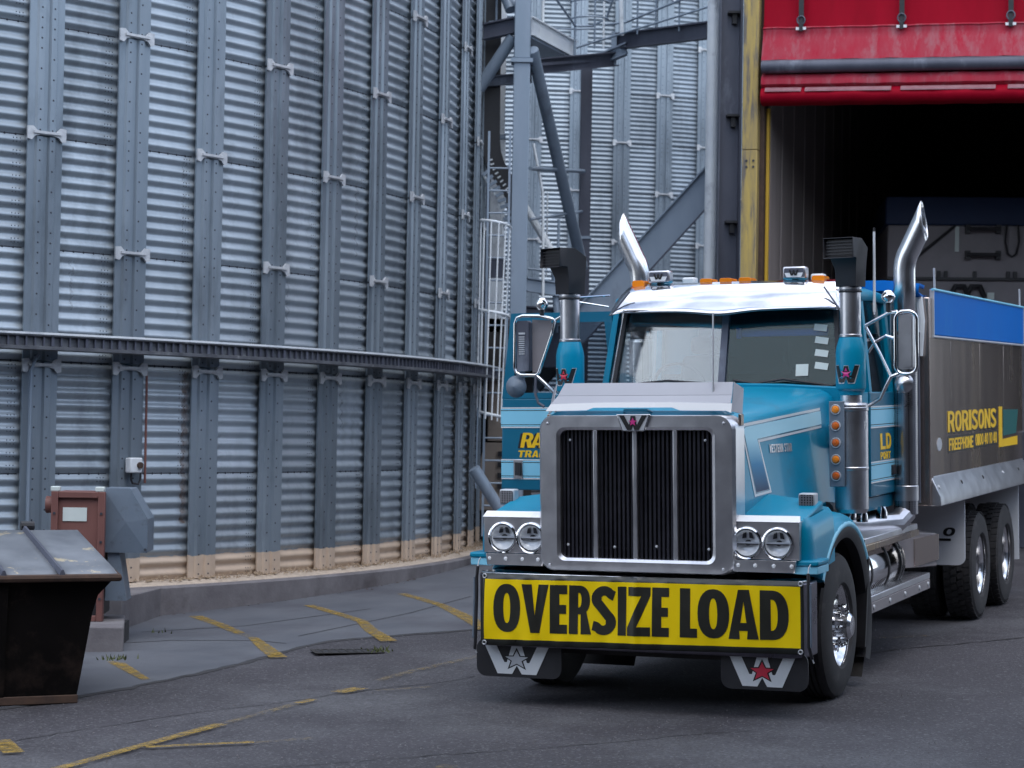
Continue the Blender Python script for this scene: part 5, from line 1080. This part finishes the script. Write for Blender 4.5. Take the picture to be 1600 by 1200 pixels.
# near-side (viewer's left) door swung open, seen face on
Y0 = 1.85
dz = [(-2.14, 1.385), (-1.06, 1.385), (-1.06, 2.16), (-2.125, 2.16)]
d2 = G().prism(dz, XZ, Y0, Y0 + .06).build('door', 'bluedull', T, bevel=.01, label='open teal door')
fr = [(-2.125, 2.16), (-1.06, 2.16), (-1.13, 2.885), (-2.035, 2.885)]; frh = [(-2.03, 2.21), (-1.13, 2.21), (-1.19, 2.80), (-1.96, 2.80)]
G().prism(fr, XZ, Y0, Y0 + .05, [frh]).build('window_frame', 'bluedull', d2); G().prism(frh, XZ, Y0 + .02, Y0 + .026).build('door_window', 'sideglass', d2)
G().box(-2.10, -1.08, Y0 + .061, Y0 + .09, 1.42, 2.15).build('door_trim', 'seat', d2)
stripes(lambda a, b, z0, z1, m, o, n: G().box(a, b, Y0 - o, Y0 - .0002, z0, z1).build(n, m, d2, 0), d2, -2.135, -1.065)
fnL = lambda u, v, d: (u, Y0 - d, v)
for m, o, off in (('textblack', .0015, (-.022, -.006)), ('textyellow', .003, (0, 0))):
    g = G(); write(g, [('R', -1.96 + off[0], -1.855 + off[0], 1.745 + off[1], 1.872 + off[1]), ('A', -1.865 + off[0], -1.75 + off[0], 1.745 + off[1], 1.872 + off[1])], fnL, .001 if m == 'textblack' else .002, o, .34, .22, .22); g.build('door_lettering', m, d2, 0)
g = G(); write(g, row('TRAN', -1.985, -1.73, 1.665, 1.722, .12), fnL, .001, .003, .34, .22, .2); g.build('door_lettering', 'textyellow', d2, 0)
hd = G().box(-2.02, -1.935, Y0 - .012, Y0 - .001, 1.485, 1.645).build('door_handle', 'stainless', d2, bevel=.004); G().box(-2.005, -1.975, Y0 - .016, Y0 - .0125, 1.51, 1.62).build('handle_recess', 'cable', hd); G().box(-1.972, -1.945, Y0 - .03, Y0 - .0125, 1.51, 1.62).build('handle_lever', 'black', hd, bevel=.004)
# ---- air cleaners
def aircleaner(s):
    c = (1.13 if s > 0 else -1.125, .90)
    pt = lambda z: (c[0], c[1], z)
    a = G().lathe([(.0, 1.30), (.11, 1.30), (.125, 1.33), (.125, 1.62), (.128, 1.625), (.128, 1.64), (.125, 1.645), (.125, 2.06), (.13, 2.065), (.13, 2.085), (.125, 2.09), (.125, 2.105), (.118, 2.12), (.08, 2.125), (.08, 2.2)], (c[0], c[1], 0), (0, 0, 1), 32).build('air_cleaner', 'stainless', T, 16)
    G().lathe([(.07, 2.175), (.085, 2.18), (.09, 2.21), (.108, 2.225), (.112, 2.24), (.112, 2.50), (.105, 2.545), (.09, 2.595), (.085, 2.61), (.075, 2.615)], (c[0], c[1], 0), (0, 0, 1), 32).build('intake_collar', 'blue', a, 35)
    G().lathe([(.078, 2.61), (.086, 2.615), (.086, 2.63), (.078, 2.635), (.078, 2.965), (.084, 2.97), (.084, 2.985), (.078, 2.99)], (c[0], c[1], 0), (0, 0, 1), 28).build('intake_stem', 'stainless', a, 16)
    G().lathe([(.0805, 2.945), (.087, 2.95), (.087, 2.958), (.0805, 2.963)], (c[0], c[1], 0), (0, 0, 1), 28).build('intake_clamp', 'black', a, 35)
    ang = -pi / 2 - (.22 if s > 0 else .50); ca, sa = cos(ang), sin(ang)
    L2 = lambda f, r, z: (c[0] + f * ca - r * sa, c[1] + f * sa + r * ca, z)    # f forward, r sideways
    rows = [[L2(f, r, z) for f, r, z in ((.075, -.08, 2.99), (.075, .08, 2.99), (-.085, .08, 2.99), (-.085, -.08, 2.99))],
            [L2(f, r, z) for f, r, z in ((.078, -.085, 3.12), (.078, .085, 3.12), (-.09, .085, 3.14), (-.09, -.085, 3.14))],
            [L2(f, r, z) for f, r, z in ((.11, -.105, 3.20), (.11, .105, 3.20), (-.09, .10, 3.28), (-.09, -.10, 3.28))],
            [L2(f, r, z) for f, r, z in ((.17, -.118, 3.205), (.17, .118, 3.205), (.04, .115, 3.345), (.04, -.115, 3.345))],
            [L2(f, r, z) for f, r, z in ((.205, -.12, 3.195), (.205, .12, 3.195), (.195, .12, 3.345), (.195, -.12, 3.345))]]
    hd_ = G().sheet(rows, True).build('ram_head', 'black', a, 30, solid=.006, bevel=.006)
    G().quad(*[L2(f, r, z) for f, r, z in ((.165, -.112, 3.21), (.165, .112, 3.21), (.155, .112, 3.335), (.155, -.112, 3.335))]).build('ram_screen', 'cable', hd_)
    for k in range(5): G().bar(L2(.175, -.108, 3.225 + .023 * k), L2(.175, .108, 3.225 + .023 * k), .006, .006).build('ram_louvre', 'cable', hd_)
    # badge on the collar
    aim = -pi / 2 - (.30 if s > 0 else .10) + (.22 if s > 0 else 0)
    def fc(u, v, d):
        q = aim + (u - .5) * 1.75; r = .1125 - d; return (c[0] + r * cos(q), c[1] + r * sin(q), 2.275 + .125 * v)
    big = [( .5 + (x - .5) * 1.08, .5 + (y - .5) * 1.12 - .02) for x, y in W_OUT]
    def sub(pl, n=4): return [(a_[0] + (b_[0] - a_[0]) * i / n, a_[1] + (b_[1] - a_[1]) * i / n) for a_, b_ in zip(pl, pl[1:] + pl[:1]) for i in range(n)]
    bd = G().prism(sub(big), fc, -.0005, -.002).build('collar_badge', 'silver', a, 0); G().prism(sub(W_OUT), fc, -.0022, -.004).build('badge_letter', 'textblack', bd, 0); G().prism(star(.5, .55, .33, .62), fc, -.0045, -.0065).build('badge_star', 'red' if s < 0 else 'pink', bd, 0)
    return a
for s in (1, -1): ac = aircleaner(s)
ac_r = [o_ for o_ in T.children if o_.name.startswith('air_cleaner')][0]
# plain partly lettered sticker on the right canister
def fcan(u, v, d):
    q = -.42 + u; r = .1255 + d; return (1.13 + r * cos(q), .90 + r * sin(q), v)
g = G(); write(g, row('FD', -.05, .22, 1.925, 1.985, .15), fcan, .001, .0025); g.build('canister_sticker', 'white', ac_r, 0)
# amber lamp strip
lp_ = G().box(1.0, 1.115, .745, .765, 1.50, 2.135).build('lamp_strip', 'ductgrey', T, bevel=.004)
for i, z in enumerate((2.073, 1.952, 1.826, 1.702, 1.580)):
    k = G().lathe([(.0, -.022), (.022, -.018), (.030, -.004), (.031, 0)], (1.05, .745, z), (0, 1, 0), 20).build('side_marker', 'amber' if i in (0, 3) else 'amberdark', lp_, 50); G().lathe([(.030, -.006), (.036, -.008), (.040, 0)], (1.05, .745, z), (0, 1, 0), 20).build('bezel', 'silver', lp_, 40)
G().lathe([(0, -.01), (.085, 0), (.10, .05), (.10, .16), (0, .17)], (.965, 1.02, 1.88), (0, 1, 0), 24).build('air_horn', 'mirrorsteel', T, 50)
G().tube([(.93, .9, 1.32), (.95, 1.2, 1.30), (.93, 1.5, 1.28)], .06, 12).build('intake_duct', 'black', T)
# ---- exhausts
for s in (1, -1):
    c = (1.155 * s, 2.65)
    e = G().lathe([(.06, 1.18), (.098, 1.19), (.098, 1.30), (.1, 1.305), (.1, 2.64), (.09, 2.665), (.086, 2.67)], (c[0], c[1], 0), (0, 0, 1), 32).build('exhaust_stack', 'perf', T, 16)
    pth = [(0, 2.6), (0, 3.12)] + [(.16 * (1 - cos(q)) * 1.0, 3.18 + .26 * sin(q)) for q in [radians(a) for a in range(0, 46, 5)]]
    o1, z1_ = pth[-1]; pth += [(o1 + .030 * k, z1_ + .062 * k) for k in range(1, 5)]
    pth[-1] = (pth[-1][0], pth[-1][1])
    rings = []
    for i, (o_, z) in enumerate(pth):
        a = pth[max(i - 1, 0)]; b = pth[min(i + 1, len(pth) - 1)]; t_ = Vector((b[0] - a[0], 0, b[1] - a[1])).normalized(); n_ = Vector((t_.z, 0, -t_.x)); ring = []
        for k in range(24):
            q = 2 * pi * k / 24; p = Vector((o_, 0, z)) + n_ * .088 * cos(q) + Vector((0, .088 * sin(q), 0))
            if i >= len(pth) - 4: p += t_ * (-.13 * cos(q)) * ((i - len(pth) + 5) / 4)
            ring.append((c[0] + p.x * s, c[1] + p.y, p.z))
        rings.append(ring)
    G().sheet(rings, True).build('exhaust_pipe', 'stack', e, 60, solid=.004)
    G().cyl((c[0], c[1], 2.665), (c[0], c[1], 2.69), .092, n=24).build('exhaust_clamp', 'black', e)
    G().lathe([(.1005, 1.30), (.103, 1.302), (.103, 1.42), (.1005, 1.425)], (c[0], c[1], 0), (0, 0, 1), 28).build('exhaust_foot', 'stainless', e, 16)
G().tube([(1.15, 2.65, 1.2), (1.1, 2.5, 1.12), (.9, 2.2, 1.12), (.7, 1.8, 1.15)], .09, 12).build('exhaust_elbow', 'stainless', T)
for x, y, z in ((1.02, 1.3, 1.27), (1.05, 1.55, 1.24), (1.1, 2.0, 1.24)): G().lathe([(0, .05), (.03, .045), (.045, 0), (.045, -.05)], (x, y, z), (0, 0, 1), 14).build('air_fitting', 'mirrorsteel', T, 40)
# ---- mirrors
def mirror_r():
    m = G().tube([(1.22, 1.0, 2.70), (1.40, .97, 2.79), (1.47, .95, 2.80)], .013, 8).tube([(1.22, 1.0, 2.69), (1.33, .98, 2.49), (1.42, .95, 2.315)], .013, 8).tube([(1.24, 1.0, 2.10), (1.33, .97, 2.15), (1.42, .95, 2.315), (1.48, .95, 2.335)], .015, 8).tube([(x, .95, z) for x, z in rrect(1.455, 1.615, 2.335, 2.80, .06, 5)], .014, 8, closed=True).build('mirror_frame', 'mirrorsteel', T, 60)
    G().prism(rrect(1.475, 1.585, 2.37, 2.775, .02, 4), XZ, .96, 1.02).build('mirror_housing', 'stainless', m, bevel=.006); G().prism(rrect(1.485, 1.575, 2.385, 2.76, .015, 4), XZ, .9585, .954).build('mirror_back_panel', 'stainless', m)
    G().lathe([(0, -.05), (.04, -.04), (.068, -.005), (.072, 0), (.06, .03)], (1.515, .97, 2.265), (0, 1, 0), 24).build('convex_mirror', 'stainless', m, 50)
    G().lathe([(.0, -.052), (.03, -.045), (.05, -.015), (.053, 0), (.05, .015), (.03, .045), (.0, .052)], (1.405, .95, 2.91), (0, 0, 1), 24).build('ball_lamp', 'mirrorsteel', m, 60); G().cyl((1.405, .95, 2.80), (1.405, .95, 2.87), .018, n=10).build('ball_stalk', 'black', m)
    G().tube([(1.44, .97, 2.60), (1.38, .97, 2.62), (1.30, .99, 2.58), (1.24, 1.0, 2.50)], .012, 8).build('mirror_stay', 'mirrorsteel', m); return m
mirror_r()
def mirror_l():
    lp0 = [(-1.27, 2.79), (-1.30, 2.80), (-1.40, 2.825), (-1.55, 2.83), (-1.60, 2.815), (-1.618, 2.77), (-1.625, 2.42), (-1.61, 2.375), (-1.57, 2.355), (-1.44, 2.352), (-1.415, 2.37), (-1.30, 2.68)]
    m = G().tube([(x, .95, z) for x, z in lp0], .014, 8, closed=True).tube([(-1.44, .95, 2.352), (-1.36, .96, 2.28), (-1.27, .97, 2.19)], .014, 8).tube([(-1.27, .95, 2.79), (-1.15, .93, 2.85)], .013, 8).build('mirror_frame', 'mirrorsteel', T, 60)
    G().prism(rrect(-1.605, -1.50, 2.385, 2.79, .02, 4), XZ, .95, 1.02).build('mirror_housing', 'darksteel', m, bevel=.008)
    for k in range(9): G().box(-1.585, -1.535, .945, .95, 2.52 + .017 * k, 2.528 + .017 * k).build('vent_slot', 'silver', m)
    G().box(-1.585, -1.53, .943, .95, 2.68, 2.695).build('mirror_clip', 'silver', m); G().prism([(-1.49, 2.375), (-1.42, 2.375), (-1.315, 2.68), (-1.33, 2.79), (-1.49, 2.80)], XZ, 1.0, 1.012).build('mirror_backing_plate', 'hoppergrey', m)
    G().lathe([(0, -.045), (.05, -.03), (.085, 0), (.09, .012), (.07, .03)], (-1.625, .97, 2.262), (0, 1, 0), 24).build('convex_mirror', 'ductgrey', m, 50)
    G().lathe([(.0, -.052), (.03, -.045), (.05, -.015), (.053, 0), (.05, .015), (.03, .045), (.0, .052)], (-1.385, .95, 2.92), (0, 0, 1), 24).build('ball_lamp', 'mirrorsteel', m, 60); G().cyl((-1.385, .95, 2.83), (-1.385, .95, 2.88), .018, n=10).build('ball_stalk', 'black', m)
    G().tube([(-1.44, .95, 2.34), (-1.445, .95, 2.2), (-1.42, .95, 2.13), (-1.37, .95, 2.10)], .012, 8).build('mirror_stay', 'darksteel', m); return m
mirror_l()
for s in (1, -1):
    G().tube([(1.13 * s, .9, 2.96), (.93 * s, 1.28, 2.99)], .008, 6).tube([(1.13 * s, .9, 2.94), (.95 * s, 1.3, 2.90)], .007, 6).build('intake_stay', 'mirrorsteel', T)
G().tube([(1.30, .95, 2.78), (1.30, .95, 2.98)], .006, 6).tube([(1.30, .95, 2.80), (1.302, .95, 3.40)], [.011, .009], 8).build('aerial', 'white', T); G().cyl((1.302, .95, 3.39), (1.302, .95, 3.43), .008, n=8).build('aerial_tip', 'black', T)
G().tube([(.545, -.66, 2.09), (.55, -.66, 2.76)], [.009, .006], 8).build('bonnet_aerial', 'silver', T)
# ---- tank, steps, guards
tk = G().lathe([(0, 1.30), (.20, 1.30), (.255, 1.34), (.265, 1.38), (.265, 2.82), (.255, 2.86), (.20, 2.9), (0, 2.9)], (.845, 0, .78), (0, 1, 0), 36).build('fuel_tank', 'mirrorsteel', T, 35)
for y in (1.62, 2.22, 2.66, 2.74): G().lathe([(.2665, -.022), (.272, -.018), (.272, .018), (.2665, .022)], (.845, y, .78), (0, 1, 0), 32).build('tank_strap', 'black', tk, 35)
s1_ = G().box(.86, 1.16, 1.18, 3.06, 1.035, 1.085).build('upper_step', 'stainless', T, bevel=.006); G().box(1.02, 1.17, 1.17, 3.07, .985, 1.034).build('step_edge', 'tipper', s1_, bevel=.004)
s2_ = G().box(.92, 1.17, 1.15, 3.50, .585, .635).build('lower_step', 'stainless', T, bevel=.006)
tr = G().box(.93, 1.165, 1.16, 1.20, .6352, .641).mesh('step_tread', 0); tr.materials.append(M['alloy'])
for i in range(38): share('step_tread', tr, s2_, (0, .061 * i, 0))
G().box(1.12, 1.172, 1.16, 3.49, .50, .584).build('step_edge', 'hoppergrey', s2_, bevel=.004)
for y in (1.4, 1.95, 2.5, 3.05, 3.4): G().lathe([(0, .012), (.018, .008), (.022, 0)], (1.172, y, .545), (1, 0, 0), 12).build('step_bolt', 'silver', s2_, 40)
G().hexa([(.62, 2.95, .78), (.95, 2.95, .70), (1.21, 3.62, .68), (.62, 3.62, .72), (.62, 2.95, 1.10), (.95, 2.95, 1.02), (1.21, 3.62, .965), (.62, 3.62, 1.05)]).build('battery_box', 'hoppergrey', T, bevel=.01)
G().hexa([(1.075, 3.28, .70), (1.09, 3.28, .70), (1.225, 3.62, .74), (1.21, 3.62, .74), (1.075, 3.28, .935), (1.09, 3.28, .935), (1.225, 3.62, .96), (1.21, 3.62, .96)]).build('battery_cover', 'tipper', T)
G().lathe([(0, -.02), (.05, 0), (.05, .03)], (.93, 2.96, .66), (0, 1, 0), 12).build('rear_reflector', 'red', T)
gp = [(.45, 1.17), (.45, .62)] + [(.55, .575)] + arc(1.12, .645, .07, .07, 270, 360, 5) + [(1.19, 1.175)]
gd = G().prism(gp, XZ, 4.98, 5.0).build('wheel_guard_plate', 'guard', T)
g = G(); write(g, [('O', .98, 1.09, .845, .925)], XZ, 4.979, 4.976, .3, .2, .25); g.build('plate_lettering', 'textblack', gd, 0); G().box(.95, 1.06, 4.976, 4.979, .80, .822).build('plate_print', 'textblack', gd, 0)
G().prism([(.45, 1.2), (.45, .40), (1.19, .40), (1.19, 1.2)], XZ, 7.95, 7.97).build('rear_mudflap', 'guard', T); G().prism([(-1.19, 1.2), (-1.19, .40), (-.45, .40), (-.45, 1.2)], XZ, 7.95, 7.97).build('rear_mudflap', 'guard', T)
G().prism([(-1.19, 1.17), (-1.19, .6), (-.45, .6), (-.45, 1.17)], XZ, 4.98, 5.0).build('wheel_guard_plate', 'guard', T)
# ---- tipper body
tbd = G().box(-1.2, 1.2, 3.30, 8.10, 1.22, 1.30).build('tipper_body', 'tipper', T)
ys = [3.42, 4.22, 5.62, 6.92, 8.05]
for a, b in zip(ys, ys[1:]):
    G().box(1.195, 1.222, a + .004, b - .004, 1.40, 2.675).build('side_panel', 'tipper', tbd, bevel=.004); G().box(-1.222, -1.195, a + .004, b - .004, 1.40, 2.675).build('side_panel', 'tipper', tbd, bevel=.004)
G().box(-1.19, 1.19, 3.32, 3.36, 1.30, 3.02).build('front_panel', 'tipper', tbd); G().box(-1.19, 1.19, 8.04, 8.08, 1.30, 2.7).build('tailgate', 'tipper', tbd)
for s in (1, -1):
    G().box(*sorted((1.10 * s, 1.228 * s)), 3.28, 3.415, 1.22, 3.0).build('corner_post', 'tipper', tbd, bevel=.01)
    G().box(*sorted((1.205 * s, 1.236 * s)), 3.40, 8.08, 2.68, 3.075).build('cover_band', 'tarpblue', tbd, bevel=.008)
    for zz_ in (2.665, 3.07): G().cyl((1.236 * s, 3.38, zz_), (1.236 * s, 8.09, zz_), .012, n=8).build('band_edge', 'lightblue' if zz_ > 3 else 'silver', tbd)
    for y in (3.39, 8.06): G().box(*sorted((1.21 * s, 1.245 * s)), y, y + .02, 2.66, 3.07).build('band_edge', 'silver', tbd)
    G().prism([(1.18, 1.48), (1.222, 1.47), (1.30, 1.295), (1.305, 1.215), (1.16, 1.215)], lambda u, v, d: (u * s, d, v), 3.34, 8.02).build('side_rail', 'stainless', tbd, bevel=.008)
    for y in (3.45, 4.45, 5.5, 6.6, 7.5): G().lathe([(0, .012), (.018, .006), (.02, 0)], (1.265 * s, y, 1.375), (s * .9, 0, .4), 10).build('rail_bolt', 'silver' if y in (3.45, 6.6) else 'cable', tbd, 40)
    for y in (3.55, 7.95): G().cyl((1.22 * s, y, 3.05), (1.22 * s, y - .02, 3.26), .010, n=6).build('tarp_pin', 'silver', tbd)
    G().box(*sorted((1.195 * s, 1.225 * s)), 8.055, 8.35, 2.72, 3.06).build('tail_band', 'tarpblue', tbd)
G().sheet([[(-1.19, 3.25, 3.02), (-1.19, 3.02, 3.06), (-1.19, 3.02, 3.13), (-1.19, 3.3, 3.13)], [(.9, 3.25, 3.02), (.9, 3.02, 3.06), (.9, 3.02, 3.13), (.9, 3.3, 3.13)], [(1.17, 3.32, 3.0), (1.17, 3.12, 3.03), (1.17, 3.14, 3.10), (1.17, 3.36, 3.09)]]).build('front_lip', 'tarpblue', tbd, 50, solid=.03)
G().tube([(1.15, 3.24, 3.0), (1.17, 3.24, 2.8), (1.15, 3.24, 2.5)], .03, 8).build('air_hose', 'white', tbd); G().cyl((1.09, 3.22, 1.42), (1.07, 3.22, 2.55), .014, n=8).build('tarp_cord', 'yellowclean', tbd)
G().tube([(1.14, 3.2, 1.25), (1.14, 3.2, 2.7)], .022, 8).build('air_pipe', 'darksteel', tbd)
fnB = lambda u, v, d: (1.2222 + d, u, v)
def sidetext(txt, y0, y1, z0, z1, m, o0, o1, name, **k):
    g = G(); write(g, row(txt, y0, y1, z0, z1, .07), fnB, o0, o1, k.get('s', .3), k.get('b', .17), 0); return g.build(name, m, tbd, 0)
sidetext('RORISONS', 4.09, 6.50, 1.815, 2.003, 'textblack', .0005, .002, 'side_lettering')
sidetext('RORISONS', 4.05, 6.46, 1.83, 2.018, 'textyellow', .0025, .004, 'side_lettering')
sidetext('FREEPHONE', 4.10, 5.25, 1.665, 1.775, 'textyellow', .0015, .003, 'side_lettering'); sidetext('0800 40 10 40', 5.36, 6.50, 1.675, 1.785, 'textyellow', .0015, .003, 'side_lettering')
g = G().prism([(4.05, 1.645), (6.55, 1.66), (6.55, 1.80), (4.05, 1.79)], fnB, .0003, .0012); g.build('lettering_block', 'textblack', tbd, 0)
G().prism([(6.62, 2.03), (6.80, 2.03), (6.80, 1.70), (7.70, 1.715), (7.70, 1.625), (6.62, 1.625)], fnB, .001, .004).build('side_logo', 'textyellow', tbd, 0); G().prism([(6.86, 2.0), (7.75, 1.99), (7.62, 1.745), (6.86, 1.735)], fnB, .001, .004).build('side_logo', 'textgreen', tbd, 0)
G().prism(arc(3.68, 1.735, .11, .06, 0, 360, 10)[:-1], fnB, .001, .003).build('side_sticker', 'silver', tbd, 0)
G().box(1.15, 1.30, 8.15, 8.35, .5, 1.75).build('tail_lamp_post', 'darksteel', T, bevel=.01)

# ================================================================== BANNER ACROSS THE BUMPER
B = empty('oversize_load_banner', 'yellow OVERSIZE LOAD banner with black borders strapped across the truck bumper', 'banner', matrix=TM)
XL, XR = -1.105, 1.240
def bz(u, v):       # v 0 bottom .. 1 top
    zt_ = .936 + .012 * u; zb_ = .428 + .030 * u; return zb_ + (zt_ - zb_) * v
def by(u, v):
    e = abs(v - .5) * 2
    rip = (.012 * sin(u * 70) + .005 * sin(u * 113 + 1)) * (e ** 5) * max(0, 1 - u) ** .6 + .004 * sin(u * 21 + v * 2.2) + .004 * sin(u * 9 - v * 3) + .0022 * sin(u * 37 - v * 5)
    crease = -.014 * math.exp(-((u - .495) / .012) ** 2) + .006 * math.exp(-((u - .19) / .01) ** 2)
    return -.895 + rip + crease - .010 * v * (1 - v)
def bp_(u, v, d): return (XL + (XR - XL) * u - .012 * (1 - v) * (1 - u), by(u, v) - d, bz(u, v))
NU = 130
def bgrid(u0, u1, v0, v1, d, nu=NU, nv=10): return [[bp_(u0 + (u1 - u0) * i / nu, v0 + (v1 - v0) * j / nv, d) for i in range(nu + 1)] for j in range(nv + 1)]
G().sheet(bgrid(0, 1, 0, 1, 0)).build('banner_sheet', 'bannertape', B, 60, solid=.003)
G().sheet(bgrid(.010, .990, .085, .925, .0025)).build('yellow_field', 'yellow', B, 60)
spans = [('O', 142, 245), ('V', 250, 352), ('E', 357, 421), ('R', 428, 508), ('S', 512, 604), ('I', 610, 641), ('Z', 645, 729), ('E', 735, 796), ('L', 835, 897), ('O', 899, 1011), ('A', 1008, 1113), ('D', 1117, 1216)]
def fine(pl, n=.012):
    o_ = []
    for a, b in zip(pl, pl[1:] + pl[:1]):
        k = max(1, int(abs(b[0] - a[0]) / n)); o_ += [(a[0] + (b[0] - a[0]) * i / k, a[1] + (b[1] - a[1]) * i / k) for i in range(k)]
    return o_
for ch, a, b in spans:
    u0, u1 = (a - 94) / 1174, (b - 94) / 1174
    th_ = {'O': .35, 'D': .36, 'E': .50, 'L': .50, 'A': .36, 'V': .36, 'R': .40, 'S': .42, 'Z': .4}.get(ch, .36)
    o_, h_ = glyph(ch, min(th_ + .02, .46), .185)
    f = lambda p: (u0 + (u1 - u0) * p[0], .19 + .675 * p[1])
    pl = [f(p) for p in o_]; hl = [[f(p) for p in q] for q in h_]
    # cut the letter into thin vertical slices that follow the cloth
    bm = bmesh.new(); g2 = G().prism(pl, lambda u, v, d: (u, v, 0), 0, 1, hl); nfl = len(pl) + sum(len(q) for q in hl)
    vs = [bm.verts.new((u, v, 0)) for l in [pl] + hl for u, v in l]
    for t3 in tessellate_polygon([[Vector((u, v, 0)) for u, v in l] for l in [pl] + hl]):
        try: bm.faces.new([vs[i] for i in t3])
        except ValueError: pass
    k = u0 + .008
    while k < u1:
        bmesh.ops.bisect_plane(bm, geom=bm.verts[:] + bm.edges[:] + bm.faces[:], plane_co=(k, 0, 0), plane_no=(1, 0, 0)); k += .008
    k = .2
    while k < .85:
        bmesh.ops.bisect_plane(bm, geom=bm.verts[:] + bm.edges[:] + bm.faces[:], plane_co=(0, k, 0), plane_no=(0, 1, 0)); k += .08
    for v in bm.verts: v.co = Vector(bp_(v.co.x, v.co.y, .0050))
    me = bpy.data.meshes.new('banner_letter'); bm.to_mesh(me); bm.free(); me.materials.append(M['print'])
    for p in me.polygons: p.use_smooth = True
    link('banner_letter', me, B)
for u, v in ((.008, .965), (.992, .965), (.010, .035), (.990, .035)):
    c = Vector(bp_(u, v, .004)); G().tube([c + Vector((.014 * cos(q), 0, .014 * sin(q))) for q in [2 * pi * i / 14 for i in range(14)]], .005, 6, closed=True).build('eyelet', 'silver', B, 60)
for u, sgn in ((-.016, -1), (1.014, 1)):
    p = [Vector(bp_(u, v, .0)) for v in (1.06, .95, .7, .4, .1, -.04)]
    p[0] += Vector((.006 * -sgn, .02, .02)); p[-1] += Vector((.012 * sgn, .03, -.01))
    G().tube(p, .012, 8).build('bungee_cord', 'black', B, 60); G().tube([q_ + Vector((.016 * sgn, -.006, 0)) for q_ in p[1:-1]], .007, 8).build('bungee_cord', 'ductgrey', B, 60)
    G().tube([p[0], p[0] + Vector((0, .02, .04)), p[0] + Vector((.01, .03, .06))], .005, 6).build('cord_hook', 'silver', B, 60); G().tube([p[-1], p[-1] + Vector((.01, .01, -.03))], .005, 6).build('cord_hook', 'silver', B, 60)
